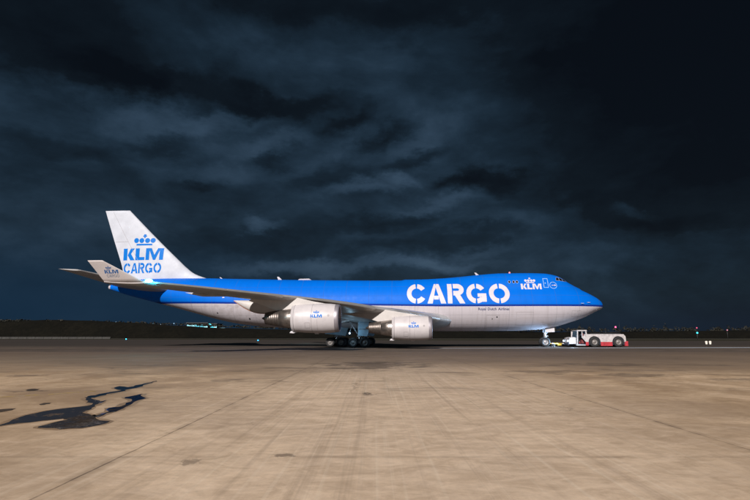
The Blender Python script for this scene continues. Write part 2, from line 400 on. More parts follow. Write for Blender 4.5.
# faded yellow taxi line beside the puddle
b = MB()
for k, (p, q, wd) in enumerate((((-9.6, 12.3), (-8.4, 13.15), .05), ((-8.25, 13.25), (-7.75, 13.75), .05), ((-7.66, 13.8), (-7.5, 14.1), .04))):
    d = Vector((q[0] - p[0], q[1] - p[1])).normalized(); n = Vector((-d.y, d.x)) * wd
    b.add([(p[0] - n.x, p[1] - n.y, .004), (q[0] - n.x, q[1] - n.y, .004), (q[0] + n.x, q[1] + n.y, .004), (p[0] + n.x, p[1] + n.y, .004)], [(0, 1, 2, 3)])
fm, ft, fb = material('faded_yellow_line')
fo = ft.new('ShaderNodeTexCoord').outputs['Object']
ft.put(fb.inputs['Base Color'], ft.mix(ft.ramp(ft.noise(fo, 6, 5, .7), .40, .58), (.46, .35, .25), (.55, .36, .07))); fb.inputs['Roughness'].default_value = .8
o = b.build('painted_line', fm); o['kind'] = 'structure'

# puddle of standing water
def gnd(px, py):
    r = Matrix.Rotation(R(9.58), 3, 'X') @ Vector(((px - 375) / 507.7, 1, -(py - 250) / 507.7)); k = -CAM_H / r.z; return (k * r.x, k * r.y)
wm, wt, wb = material('still_water')
wb.inputs['Base Color'].default_value = (.050, .034, .023, 1); wb.inputs['Roughness'].default_value = .03; wb.inputs['IOR'].default_value = 1.6
bb = wt.new('ShaderNodeBump'); bb.inputs['Strength'].default_value = .35; bb.inputs['Distance'].default_value = .01
wt.put(bb.inputs['Height'], wt.noise(wt.new('ShaderNodeNewGeometry').outputs['Position'], 2.2, 3, .5)); wt.l.new(bb.outputs[0], wb.inputs['Normal'])
silt = wt.ramp(wt.noise(wt.new('ShaderNodeNewGeometry').outputs['Position'], 3.2, 7, .68, .6), .54, .66)
wt.put(wb.inputs['Base Color'], wt.mix(silt, (.045, .031, .022), (.13, .088, .058)))
wt.put(wb.inputs['Roughness'], wt.ramp(silt, 0, 1, .03, .38)); wt.put(wb.inputs['Specular IOR Level'], wt.ramp(silt, 0, 1, .5, .12))
M['fringe'] = simple('damp_fringe', (.33, .22, .135), .6, var=.4, scale=2.5, spec=.2)
M['damp'] = simple('damp_concrete', (.085, .060, .043), .45, var=.35, scale=1.5)
shapes = [
 [(0,235),(60,210),(120,190),(200,172),(280,160),(370,150),(430,140),(400,118),(395,105),(430,112),(470,125),(500,118),(465,135),(430,155),(385,178),(430,190),(450,205),(515,218),(470,235),(380,250),(280,256),(200,250),(180,243),(250,225),(320,210),(300,205),(200,215),(80,228),(0,240)],
 [(452,190),(510,172),(510,155),(560,150),(590,132),(620,118),(585,105),(640,95),(670,88),(660,98),(685,110),(640,122),(620,135),(590,150),(560,165),(500,180),(458,200)],
 [(412,100),(450,95),(520,80),(570,72),(535,60),(560,53),(600,58),(660,45),(735,28),(700,40),(655,57),(600,68),(590,75),(530,85),(450,105),(425,108)],
 [(118,72),(135,67),(165,65),(187,67),(180,71),(150,75),(125,75)],
 [(182,138),(205,132),(240,131),(235,136),(205,141),(185,141)],
 [(-40,168),(20,160),(75,158),(55,166),(0,176),(-40,180)]]
def ragged(P, amp, rg):
    out = []
    for i in range(len(P)):
        a, c = Vector(P[i]), Vector(P[(i + 1) % len(P)])
        n = Vector((-(c - a).y, (c - a).x)).normalized(); k = max(2, int((c - a).length / .22))
        for j in range(k):
            q = a + (c - a) * (j / k); out.append(tuple(q + n * (rg.uniform(-amp, amp) if j else 0)))
    return out
from mathutils.geometry import tessellate_polygon
b = MB(); bd = MB(); fr = []; fs_ = 1
for i, s_ in enumerate(shapes):
    P = [gnd(x / 4.6875, 375 + y / 4.6875) for x, y in s_]
    Q = ragged(P, .06 if i < 3 else .035, rng)
    if i < 3:
        ars = sum(P[k][0] * P[(k + 1) % len(P)][1] - P[(k + 1) % len(P)][0] * P[k][1] for k in range(len(P))); fs_ = 1 if ars > 0 else -1
        W = []
        for k in range(len(P)):
            a_, b_2, c_2 = Vector(P[k - 1]), Vector(P[k]), Vector(P[(k + 1) % len(P)]); tt = (c_2 - a_).normalized(); W.append(tuple(b_2 + Vector((tt.y, -tt.x)) * fs_ * (.09 if i else .07)))
        fr.append(W)
    (b if i < 3 else bd).add([(x, y, .004) for x, y in Q], [t for t in tessellate_polygon([[Vector((x, y, 0)) for x, y in Q]])], 1 if i in (1, 2) else 0)
wm2, wt2, wb2 = material('clear_water')
wb2.inputs['Base Color'].default_value = (.012, .014, .018, 1); wb2.inputs['Roughness'].default_value = .03; wb2.inputs['IOR'].default_value = 1.9
b3 = wt2.new('ShaderNodeBump'); b3.inputs['Strength'].default_value = .5; b3.inputs['Distance'].default_value = .012
wt2.put(b3.inputs['Height'], wt2.noise(wt2.new('ShaderNodeNewGeometry').outputs['Position'], 1.7, 3, .5)); wt2.l.new(b3.outputs[0], wb2.inputs['Normal'])
o = b.build('puddle', [wm, wm2]); o['kind'] = 'structure'
for W in fr:
    ar_ = sum(W[k][0] * W[(k + 1) % len(W)][1] - W[(k + 1) % len(W)][0] * W[k][1] for k in range(len(W)))
    W2 = ragged(W, .045, rng); bd.add([(x, y, .002) for x, y in W2], [t for t in tessellate_polygon([[Vector((x, y, 0)) for x, y in W2]])], 1)
o = bd.build('damp_patch', [M['damp'], M['fringe']]); o['kind'] = 'structure'

# ------------------------------------------------------------------ far bank, wood and lights
def bank():
    rg = random.Random(11); rows = []
    xs = [-900 + i * 9 for i in range(201)]
    def h0(x): return 4.2 + 6.6 / (1 + math.exp((x + 95) / 42))
    cols = []
    for i, x in enumerate(xs):
        yb = 258 + x * -.02 + 4 * math.sin(x * .02); hh = h0(x) * (.9 + .1 * math.sin(x * .035 + 1)) + rg.uniform(-.15, .15)
        cols.append([(x, yb, -.05), (x, yb + 5, hh * .35), (x, yb + 12, hh * .86), (x, yb + 17, hh), (x, yb + 26, hh * .98), (x, yb + 60, hh * .4), (x, yb + 90, -.1)])
    b = MB(); b.grid(cols, 0, True); return b, h0
M['bank'] = ground_mat('rough_bank_grass')
bb_, h0 = bank(); o = bb_.build('earth_bank', M['bank']); o['kind'] = 'structure'
lm, lt, lb = material('dark_scrub_leaves')
lb.inputs['Roughness'].default_value = .8
lo = lt.new('ShaderNodeTexCoord').outputs['Object']
lt.put(lb.inputs['Base Color'], lt.mix(lt.ramp(lt.noise(lo, .12, 4, .7), .35, .65), (.007, .008, .005), (.020, .018, .011)))
b = MB(); rg = random.Random(5)
for i in range(520):       # clumps of scrub and small trees along the top of the bank
    x = rg.uniform(-330, 520); yb = 276 - .02 * x + rg.uniform(-3, 8); base = h0(x) * .9
    hgt = rg.uniform(.5, 1.6) if x < -20 else rg.uniform(1.2, 3.6); wd = rg.uniform(1.0, 3.2)
    if rg.random() < .25 and x > 0: hgt *= 1.35; wd *= .55
    for k in range(22):
        a = rg.uniform(0, 6.28); rr = rg.random() ** .5
        p = Vector((x + math.cos(a) * rr * wd, yb + math.sin(a) * rr * wd, base + hgt * rg.random() * (1.05 - rr * .6)))
        u = Vector((rg.uniform(-1, 1), rg.uniform(-1, 1), rg.uniform(-1, 1))).normalized() * rg.uniform(.25, .6)
        v = u.cross(Vector((rg.uniform(-1, 1), rg.uniform(-1, 1), rg.uniform(-1, 1)))).normalized() * rg.uniform(.25, .6)
        b.add([p - u, p + v, p + u, p - v], [(0, 1, 2, 3)])
o = b.build('distant_scrub', lm); tag(o, 'dark scrub and low trees along the top of the far earth bank', 'scrub', kind='stuff')

def at(px, py, Y):          # point of the place at depth Y seen in that direction
    r = Matrix.Rotation(R(9.58), 3, 'X') @ Vector(((px - 375) / 507.7, 1, -(py - 250) / 507.7)); k = Y / r.y; return (k * r.x, Y, CAM_H + k * r.z)
def mast(px, py, Y, colr, k, r, label, two=None, name='light_mast', cat='light mast', group='lamps on the far horizon'):
    x, y, z = at(px, py, Y); z = max(z, 1.0)
    e_ = empty(name, (x, y, 0)); tag(e_, label, cat, group)
    b = MB(); b.tube([(0, 0, 0), (0, 0, z)], .12, 6, 0, .07); b.build('pole', M['pole'], e_)
    def lamp(zz, cc, kk, rr):
        q = MB(); q.lathe([(-rr, .01), (-rr * .7, rr * .7), (0, rr), (rr * .7, rr * .7), (rr, .01)], (0, -.15, zz), 'z', 8); q.build('lamp', emis('far_lamp', cc, kk), e_)
        q = MB(); q.box((-rr * .8, -.1, zz + rr * .9), (rr * .8, .15, zz + rr * 1.15)); q.build('lamp_hood', M['pole'], e_)
    lamp(z, colr, k, r)
    if two: lamp(at(px, two[0], Y)[2], two[1], two[2], two[3])
    return e_
mast(22, 320.3, 420, (.30, .62, .80), .9, .6, 'tall mast with a pale cyan lamp, leftmost above the dark bank')
mast(72, 321, 420, (.20, .30, .40), .35, .5, 'dim mast above the bank, second from the left edge')
mast(95, 321.5, 430, (.75, .30, .08), .25, .4, 'mast with a dim orange lamp above the bank')
mast(116, 322.3, 430, (.25, .40, .55), .6, .5, 'mast with a pale lamp above the bank, just left of the tail')
mast(153, 324, 520, (.30, .65, .85), .8, .65, 'cyan lamp mast beneath the tail cone of the aeroplane')
mast(161, 324.6, 520, (.55, .70, .85), .7, .6, 'white lamp mast between two others left of the lit building')
mast(174, 323.6, 520, (.25, .45, .65), .5, .6, 'dim bluish lamp mast nearest the left end of the lit building')
mast(697, 332.9, 190, (.05, .62, .75), 1.6, .34, 'signal mast with a red lamp over a cyan lamp on the right', (328, (.75, .10, .20), .55, .26), group=None)
mast(727, 330.2, 230, (.65, .25, .35), .5, .28, 'mast with a faint pink lamp near the right edge', group=None)
def taxi_light(px, py, colr, k, label):
    x, y = gnd(px, py); e_ = empty('taxiway_light', (x, y, 0)); tag(e_, label, 'taxiway light', 'blue lights at the taxiway edge')
    q = MB(); q.lathe([(0, .16), (.04, .16), (.06, .07), (.22, .06), (.24, .12), (.30, .12)], (0, 0, 0), 'z', 12); q.build('base', M['pole'], e_)
    q = MB(); q.lathe([(.30, .14), (.42, .17), (.52, .12), (.56, .01)], (0, 0, 0), 'z', 12); q.build('lens', emis('taxi_lens', colr, k), e_)
taxi_light(126, 340.5, (.02, .35, .75), 9, 'blue taxiway edge light standing left of the aeroplane tail')
taxi_light(258, 342.2, (.02, .22, .48), 5, 'blue taxiway edge light under the rear fuselage')
for px, lab in ((706.6, 'small white marker board, left one of the pair at right'), (710.4, 'small white marker board, right one of the pair at right')):
    x, y = gnd(px, 345.0); e_ = empty('marker_board', (x, y, 0)); tag(e_, lab, 'marker board', 'white marker boards beyond the taxiway')
    q = MB(); q.prism([(-.13, .10), (.13, .10), (.19, .55), (.13, .62), (-.13, .62), (-.19, .55)], -.03, .03); q.build('board', emis('lit_board', (.8, .74, .66), .02), e_, .01)
    for s_ in (-.1, .1):
        q = MB(); q.box((s_ - .02, -.02, 0), (s_ + .02, .02, .12)); q.build('leg', M['pole'], e_)
# crash barrier on the left
e_ = empty('crash_barrier', (at(47, 332, 228)[0], 228, 0)); tag(e_, 'pale low concrete crash barrier at the foot of the bank far left', 'crash barrier')
q = MB()
for i in range(15):
    x0 = -27 + i * 3.7; q.prism([(-.35, 0), (.35, 0), (.18, .3), (.12, .95), (-.12, .95), (-.18, .3)], x0, x0 + 3.6, axis='x')
q.build('barrier', M['concrete_b'], e_)

# far lit terminal building
def terminal(px0, px1, py0, Y, label, k):
    x0, _, z1 = at(px0, py0, Y); x1 = at(px1, py0, Y)[0]; wdt = x1 - x0
    e_ = empty('terminal_building', ((x0 + x1) / 2, Y, 0)); tag(e_, label, 'terminal building', 'lit buildings beyond the bank')
    q = MB(); q.box((-wdt / 2, 0, 0), (wdt / 2, 30, z1)); q.build('wall', M['concrete_b'], e_)
    q = MB(); q.box((-wdt / 2 - 1, -2.5, z1 + .003), (wdt / 2 + 1, 31, z1 + .9)); q.build('roof', M['pole'], e_)
    n = max(3, int(wdt / 7)); rg = random.Random(int(px0))
    for i in range(n):
        a = -wdt / 2 + wdt * i / n + .5; c_ = a + wdt / n - 1.0
        if rg.random() < .12: continue
        kk = k * rg.uniform(.35, 1.2)
        cc = rg.choice([(.10, .62, .78), (.30, .75, .88), (.60, .86, .92), (.08, .50, .66)])
        q = MB(); q.box((a, -.12, z1 * .50), (c_, -.02, z1 * .88)); q.build('window', emis('lit_window', cc, kk), e_)
terminal(187, 208, 323.2, 900, 'long lit terminal building glowing cyan beyond the bank', .6)
terminal(211, 217, 324.0, 880, 'small brightly lit building right of the long terminal', .8)
# parked airliner tail beside it
x, y, z = at(219.5, 323.5, 860); e_ = empty('parked_airliner', (x, y, 0)); tag(e_, 'far parked airliner with white body and teal tail beyond the bank', 'airliner')
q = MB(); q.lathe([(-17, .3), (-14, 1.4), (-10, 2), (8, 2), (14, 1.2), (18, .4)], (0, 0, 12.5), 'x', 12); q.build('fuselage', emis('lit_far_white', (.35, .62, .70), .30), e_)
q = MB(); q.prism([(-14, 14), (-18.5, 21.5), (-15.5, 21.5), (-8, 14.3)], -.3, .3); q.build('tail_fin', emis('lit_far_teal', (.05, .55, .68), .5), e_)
q = MB(); q.prism([(-3, -1), (3, -1), (-3, -14), (-5, -14)], 11.3, 11.7, axis='z'); q.build('wing', M['wing'], e_)
q = MB(); q.box((-8, -1, 0), (-7, 1, 10.6)); q.build('landing_gear', M['gear'], e_)
q = MB(); q.box((9, -.4, 0), (9.6, .4, 10.8)); q.build('landing_gear', M['gear'], e_)

# ------------------------------------------------------------------ the cargo aeroplane
plane = empty('cargo_aeroplane', (30.636, 68.668, 0), -.06)
tag(plane, 'blue and white four-engined cargo jumbo jet parked on the apron at night', 'cargo aeroplane')

def interp(P):
    xs = np.array([p[0] for p in P], float); ys = np.array([p[1] for p in P], float)
    d = np.diff(ys) / np.diff(xs); m = np.zeros(len(xs)); m[0] = d[0]; m[-1] = d[-1]
    for i in range(1, len(xs) - 1):
        if d[i - 1] * d[i] > 0:
            w1 = 2 * (xs[i + 1] - xs[i]) + (xs[i] - xs[i - 1]); w2 = (xs[i + 1] - xs[i]) + 2 * (xs[i] - xs[i - 1])
            m[i] = (w1 + w2) / (w1 / d[i - 1] + w2 / d[i])
    def f(x):
        x = min(max(x, xs[0]), xs[-1]); i = min(int(np.searchsorted(xs, x, 'right')) - 1, len(xs) - 2); i = max(i, 0)
        h = xs[i + 1] - xs[i]; t = (x - xs[i]) / h
        return float(ys[i] * (2*t**3 - 3*t*t + 1) + h * m[i] * (t**3 - 2*t*t + t) + ys[i + 1] * (-2*t**3 + 3*t*t) + h * m[i + 1] * (t**3 - t*t))
    return f
ZT = interp([(0,5.42),(.06,5.68),(.22,5.98),(.63,6.35),(1.7,7.0),(3.2,7.80),(4.46,8.55),(5.2,9.12),(6.0,9.52),(7.6,9.84),(10.2,9.92),(13.4,9.90),(16,9.74),(18.4,9.50),(21.7,9.20),(24,9.07),(28,9.02),(40,9.15),(50,9.38),(55.6,9.52),(60,9.55),(64,9.42),(67,9.05),(68.6,8.68)])
ZB = interp([(0,5.38),(.06,5.16),(.22,5.0),(.63,4.82),(1.23,4.56),(2.54,3.90),(4.47,3.22),(6.41,2.66),(8.97,2.24),(12,2.12),(22,2.06),(36,2.22),(42.5,2.50),(46.7,2.74),(49.6,3.08),(52.5,3.66),(55.4,4.42),(58.5,5.25),(62.3,6.20),(66,7.15),(68.6,7.95)])
WW = interp([(0,.02),(.06,.28),(.22,.62),(.63,1.08),(1.23,1.52),(2.54,2.16),(4.47,2.72),(7,3.08),(9.5,3.22),(12,3.25),(46,3.25),(50,3.12),(54,2.78),(58,2.26),(62,1.62),(66,.92),(68.6,.34)])
ZC = interp([(0,5.40),(10,5.38),(40,5.42),(46,5.55),(50,5.90),(55,6.60),(60,7.35),(65,8.05),(68.6,8.30)])
ZM = interp([(0,5.42),(.06,5.68),(.22,5.98),(.63,6.35),(1.7,7.0),(3.2,7.70),(4.6,8.15),(7,8.52),(15,8.62),(24,9.02),(28,9.02),(40,9.15),(50,9.38),(55.6,9.52),(60,9.55),(64,9.42),(67,9.05),(68.6,8.68)])
R2 = interp([(0,.05),(3,.9),(4.5,1.35),(6,1.75),(8,2.1),(12,2.25),(24,2.4),(68,2.4)])
def sec(x, th):                      # section radius in direction th measured at the axis height
    zc = ZC(x); c_, s_ = math.cos(th), math.sin(th); w_ = WW(x)
    hh = (ZM(x) - zc) if s_ > 0 else (zc - ZB(x)); hh = max(hh, .01)
    r1 = 1 / math.sqrt((c_ / w_) ** 2 + (s_ / hh) ** 2)
    if s_ > 0 and 3 < x < 27:
        rr = R2(x); dz = ZT(x) - rr - zc; disc = rr * rr - dz * dz * c_ * c_
        if disc > 0:
            r2 = dz * s_ + math.sqrt(disc)
            if r2 > 0: p = 14; m_ = max(r1, r2); r1 = m_ * ((r1 / m_) ** p + (r2 / m_) ** p) ** (1 / p)
            r1 = min(r1, (ZT(x) - zc) / max(s_, 1e-3))
    return r1
def body_y(x, z):                    # starboard half width at height z
    lo_, hi_ = -math.pi / 2 + .01, math.pi / 2 - .01; zc = ZC(x)
    for _ in range(26):
        m_ = (lo_ + hi_) / 2
        if sec(x, m_) * math.sin(m_) + zc < z: lo_ = m_
        else: hi_ = m_
    return sec(x, lo_) * math.cos(lo_)
b = MB(); rows = []; xs = []
x = 0.0
while x < 68.6:
    xs.append(x); x += .02 if x < .08 else .05 if x < .3 else .1 if x < 1 else .2 if x < 9 else .5
xs.append(68.6); NTH = 96
for x in xs:
    rows.append([L(x, sec(x, t) * math.cos(t), ZC(x) + sec(x, t) * math.sin(t)) for t in [2 * math.pi * k / NTH for k in range(NTH)]])
b.grid(rows, 0, True, True, True)
fus = b.build('fuselage', M['livery'], plane)
# tail cone outlet
q = MB(); q.lathe([(-.02, .30), (-.30, .27), (-.30, .20), (-.05, .20)], L(68.6, 0, 8.31), 'x', 20); q.build('exhaust_outlet', M['white'], fus)
q = MB(); q.lathe([(-.02, .34), (-.16, .33), (-.20, .05)], (-68.62, 0, 8.31), 'x', 16); 

# --- decals: flat outlines cut fine and laid on the skin
import bmesh
def decal(pieces, mp, name, mat, parent, step=.12, off=.006, thick=0):
    out = MB()
    for i, P in enumerate(pieces):
        bm = bmesh.new(); vs = [bm.verts.new((p[0], 0, p[1])) for p in P]
        try: f = bm.faces.new(vs)
        except Exception: bm.free(); continue
        bmesh.ops.triangulate(bm, faces=bm.faces[:])
        for ax in (0, 2):
            lo_ = min(p[0 if ax == 0 else 1] for p in P); hi_ = max(p[0 if ax == 0 else 1] for p in P)
            a = math.ceil(lo_ / step) * step
            while a < hi_:
                if a > lo_ + 1e-4:
                    co = [0, 0, 0]; co[ax] = a; no = [0, 0, 0]; no[ax] = 1
                    bmesh.ops.bisect_plane(bm, geom=bm.verts[:] + bm.edges[:] + bm.faces[:], plane_co=co, plane_no=no)
                a += step
        bm.verts.index_update()
        out.add([mp(v.co.x, v.co.z, off + .0012 * (i % 4)) for v in bm.verts], [[v.index for v in f.verts] for f in bm.faces], 0, True)
        bm.free()
    me = bpy.data.meshes.new(name); me.from_pydata(out.v, [], out.f); me.materials.append(mat); me.update()
    me.polygons.foreach_set('use_smooth', [True] * len(me.polygons))
    o = bpy.data.objects.new(name, me); col.objects.link(o); o.parent = parent
    return o
def arc(cx, cy, rx, ry, t, a0, a1, n=None):
    n = n or max(3, int(abs(a1 - a0) / 7)); o_ = []; i_ = []
    for k in range(n + 1):
        a = R(a0 + (a1 - a0) * k / n); o_.append((cx + rx * math.cos(a), cy + ry * math.sin(a))); i_.append((cx + (rx - t) * math.cos(a), cy + (ry - t) * math.sin(a)))
    return [[o_[k], o_[k + 1], i_[k + 1], i_[k]] for k in range(n)]
def rect(x0, y0, x1, y1): return [(x0, y0), (x1, y0), (x1, y1), (x0, y1)]
def g_C(t): return .97, arc(.5, .5, .5, .5, t, 97, 262) + arc(.5, .5, .5, .5, t, 32, 85) + arc(.5, .5, .5, .5, t, 274, 328)
def g_O(t): return 1.03, arc(.52, .5, .52, .5, t, 98, 264) + arc(.52, .5, .52, .5, t, -84, 86)
def g_A(t):
    s = t * 1.12
    return .93, [[(0, 0), (s, 0), (.40 + s * .12, .80), (.44, 1.0), (.36, 1.0)], [(.47, 1), (.60, 1), (.95, 0), (.95 - s, 0), (.42 + s * .02, .86)], rect(s * .9 + .10, .20, .58, .20 + t * .8)]
def g_R(t): return .86, [rect(0, 0, t, 1), rect(t + .06, 1 - t, .50, 1)] + arc(.50, .70, .34, .30, t, -90, 90) + [rect(t + .06, .40, .50, .40 + t)] + [[(.36, .42), (.62, .46), (.88, 0), (.88 - t * 1.15, 0)]]
def g_G(t): return 1.04, arc(.5, .5, .5, .5, t, 97, 262) + arc(.5, .5, .5, .5, t, 32, 85) + arc(.5, .5, .5, .5, t, 274, 322) + [rect(1 - t, .08, 1.0, .50), rect(.56, .50 - t * .75, 1 - t, .50)]
def word_cargo(x0, z0, hgt, wid, t):       # x grows to the right (forward)
    gs = [g_C(t), g_A(t), g_R(t), g_G(t), g_O(t)]; gap = [.07, .10, .10, .10]
    tot = sum(g[0] for g in gs) + sum(gap); k = wid / tot; x = x0; out = []
    for i, (w_, ps) in enumerate(gs):
        out += [[(x + p[0] * k, z0 + p[1] * hgt) for p in P] for P in ps]
        x += (w_ + (gap[i] if i < 4 else 0)) * k
    return out
def word_klm(x0, z0, hgt, wid):
    K = [rect(0, 0, .36, 1), [(.38, .40), (.66, 1), (1.02, 1), (.70, .56)], [(.40, .42), (.62, .66), (1.06, 0), (.66, 0)]]
    Lp = [rect(1.12, .26, 1.48, 1), rect(1.12, 0, 1.96, .26)]
    Mm = [rect(2.06, 0, 2.38, 1), rect(3.28, 0, 3.62, 1), [(2.38, 1), (2.56, 1), (2.84, .42), (2.84, 0), (2.74, 0), (2.38, .82)], [(2.84, .42), (3.12, 1), (3.28, 1), (3.28, .82), (2.94, 0), (2.84, 0)]]
    k = wid / 3.62
    return [[(x0 + p[0] * k, z0 + p[1] * hgt) for p in P] for P in K + Lp + Mm]
def disc(cx, cy, r, n=14, ry=None): return [(cx + r * math.cos(2 * math.pi * k / n), cy + (ry or r) * math.sin(2 * math.pi * k / n)) for k in range(n)]
def crown(cx, z0, wid):                   # bar, four balls, cross
    k = wid
    out = [rect(cx - .40 * k, z0, cx + .40 * k, z0 + .085 * k)]
    for dx, dy in ((-.415, .25), (-.145, .245), (.145, .245), (.415, .25)): out.append(disc(cx + dx * k, z0 + dy * k, .125 * k))
    out += [[(cx - .025 * k, z0 + .36 * k), (cx + .025 * k, z0 + .36 * k), (cx + .06 * k, z0 + .56 * k), (cx - .06 * k, z0 + .56 * k)], [(cx - .09 * k, z0 + .43 * k), (cx + .09 * k, z0 + .43 * k), (cx + .09 * k, z0 + .50 * k), (cx - .09 * k, z0 + .50 * k)]]
    return out
def skin(xf, z, off):                    # xf grows forward: xf = -x aft
    x = -xf; y = body_y(x, z); e_ = .05
    y2 = body_y(x, z + e_); nz = -(y2 - y) / e_; n = Vector((0, 1, nz)).normalized()
    return L(x, y + n.y * off, z + n.z * off)
decal(word_cargo(-26.28, 5.62, 2.66, 13.42, .235), skin, 'large_lettering', M['white_mark'], fus)['label'] = 'large white stencil word CARGO'
decal(word_klm(-11.22, 7.50, .76, 2.70), skin, 'airline_lettering', M['white_mark'], fus)
decal(crown(-9.95, 8.36, 1.35), skin, 'crown_emblem', M['white_mark'], fus)
def text_pieces(txt, x0, z0, size, wide=1.0):
    cu = bpy.data.curves.new('lettering_source', 'FONT'); cu.body = txt; cu.size = size; cu.resolution_u = 2; cu.offset = size * .02
    to = bpy.data.objects.new('lettering_source', cu); col.objects.link(to)
    bpy.context.view_layer.update()
    me = bpy.data.meshes.new_from_object(to.evaluated_get(bpy.context.evaluated_depsgraph_get()))
    bpy.data.objects.remove(to); bpy.data.curves.remove(cu)
    out = [[(x0 + me.vertices[i].co.x * wide, z0 + me.vertices[i].co.y) for i in p.vertices] for p in me.polygons]
    return out
for wd_, x_ in (('Royal', -17.05), ('Dutch', -15.83), ('Airlines', -14.46)): decal(text_pieces(wd_, x_, 4.74, .46, 1.02), skin, 'small_lettering', M['navy_text'], fus, .5)
# thin outlined openings
def frame(x0, z0, x1, z1, t): return [rect(x0, z0, x1, z0 + t), rect(x0, z1 - t, x1, z1), rect(x0, z0 + t, x0 + t, z1 - t), rect(x1 - t, z0 + t, x1, z1 - t)]
decal(frame(-8.22, 7.72, -7.58, 9.0, .06) + [rect(-8.02, 8.28, -7.9, 8.4)], skin, 'crew_door', M['outline'], fus)
decal(arc(-6.92, 8.05, .50, .46, .055, 0, 360), skin, 'hatch_ring', M['outline'], fus)
decal([rect(-7.15, 8.02, -6.66, 8.09), [(-6.75, 7.92), (-6.52, 8.055), (-6.75, 8.19)]], skin, 'arrow_mark', M['white_mark'], fus)
for (a, b_) in ((-12.67, 8.52), (-12.1, 8.52), (-11.66, 8.52)):
    o = decal([disc(a, b_, .13, 14, .17)], skin, 'window', M['glass'], fus); 
    decal(arc(a, b_, .16, .20, .028, 0, 360), skin, 'window_rim', M['gear'], fus)
decal(frame(-15.92, 2.55, -14.25, 4.12, .035), skin, 'cargo_door', M['panel'], fus)
for P in (disc(-15.2, 3.62, .07), disc(-14.6, 3.86, .10)): decal([P], skin, 'cargo_door_latch', M['black'], fus)
decal(frame(-12.1, 2.8, -9.9, 4.5, .022), skin, 'service_panel', M['panel'], fus)
decal(frame(-4.9, 3.9, -3.6, 4.7, .03) + [disc(-5.4, 4.35, .05), disc(-4.1, 4.55, .06)], skin, 'access_panel', M['panel'], fus)
for P in (disc(-47.5, 3.7, .12), disc(-44.8, 4.2, .10, 10, .2), disc(-52.0, 4.5, .10)): decal([P], skin, 'outflow_valve', M['dark'], fus)
for P in (rect(-54.2, 6.85, -53.1, 6.98), rect(-51.2, 6.5, -50.9, 6.62)): decal([P], skin, 'placard', M['white_mark'], fus)
# cockpit panes
panes = [[(-6.42, 8.74), (-5.98, 8.72), (-5.96, 9.12), (-6.28, 9.16)], [(-5.92, 8.72), (-5.42, 8.66), (-5.52, 9.04), (-5.90, 9.12)], [(-5.36, 8.65), (-4.95, 8.58), (-5.08, 8.84), (-5.44, 9.00)]]
for P in panes:
    decal([P], skin, 'cockpit_window', M['glass'], fus, .08, .012)
    f_ = []
    for k in range(4):
        a, c_ = Vector(P[k]), Vector(P[(k + 1) % 4]); cc = sum((Vector(p) for p in P), Vector((0, 0))) / 4
        f_.append([tuple(a), tuple(c_), tuple(c_ + (c_ - cc) * .10), tuple(a + (a - cc) * .10)])
    decal(f_, skin, 'cockpit_window_frame', M['gear'], fus, .08, .014)
# windscreens wrap the front: mirrored panes on the port side
def skin_p(xf, z, off): p = skin(xf, z, off); return (p[0], -p[1], p[2])
for P in panes: decal([P], skin_p, 'cockpit_window', M['glass'], fus, .08, .012)
# nose probes
for x_, z_ in ((2.7, 5.75), (3.6, 5.62)):
    y_ = body_y(x_, z_); q = MB(); q.tube([L(x_ + .1, y_ - .02, z_), L(x_, y_ + .16, z_), L(x_ - .3, y_ + .18, z_)], .03, 6); q.build('pitot_probe', M['gear'], fus)
# antennas on the crown
def blade(x_, h_, c_, nm='antenna', sweep=.3, mat='white', th=.06):
    z_ = ZT(x_) - .03; q = MB()
    q.prism([(-x_, z_), (-x_ - c_, z_), (-x_ - c_ * .8 - sweep, z_ + h_), (-x_ - c_ * .3 - sweep, z_ + h_)], -th, th); q.build(nm, M[mat], fus, .02)
blade(16.3, .36, .45); blade(43.8, .46, .55); blade(52.3, .24, .3)
q = MB(); q.prism([(-39.5, ZT(40) - .05), (-41.5, ZT(40) - .05), (-41.3, ZT(40) + .16), (-39.9, ZT(40) + .18)], -.5, .5); q.build('satellite_dome', M['white'], fus, .12)
def beacon(x_, top=True):
    z_ = ZT(x_) - .01; q = MB(); q.lathe([(0, .13), (.10, .13), (.2, .09), (.24, .01)], L(x_, 0, z_), 'z', 12); q.build('red_beacon', emis('dim_beacon', (.9, .25, .28), .6), fus)
beacon(12.15)

# --- wing-body fairing
FB = interp([(17.5,.0),(21,.06),(23.5,.55),(25.5,.9),(27,1.0),(35,1.0),(39,.75),(42.5,.02)])
rows = []
for x_ in np.linspace(17.5, 42.5, 44):
    k = FB(float(x_)); wd = 1.6 + 1.98 * k; zb = ZB(float(x_)) + .5 - .55 * k; top = 2.7 + 1.8 * k; row = []
    for t_ in np.linspace(0, 2 * math.pi, 40, endpoint=False):
        c_, s_ = math.cos(t_), math.sin(t_); p_ = .62
        zz = (zb + top) / 2 + (top - zb) / 2 * math.copysign(abs(s_) ** p_, s_); row.append(L(float(x_), wd * math.copysign(abs(c_) ** p_, c_), zz))
    rows.append(row)
q = MB(); q.grid(rows, 0, True, True, True); q.build('wing_body_fairing', M['white'], plane)

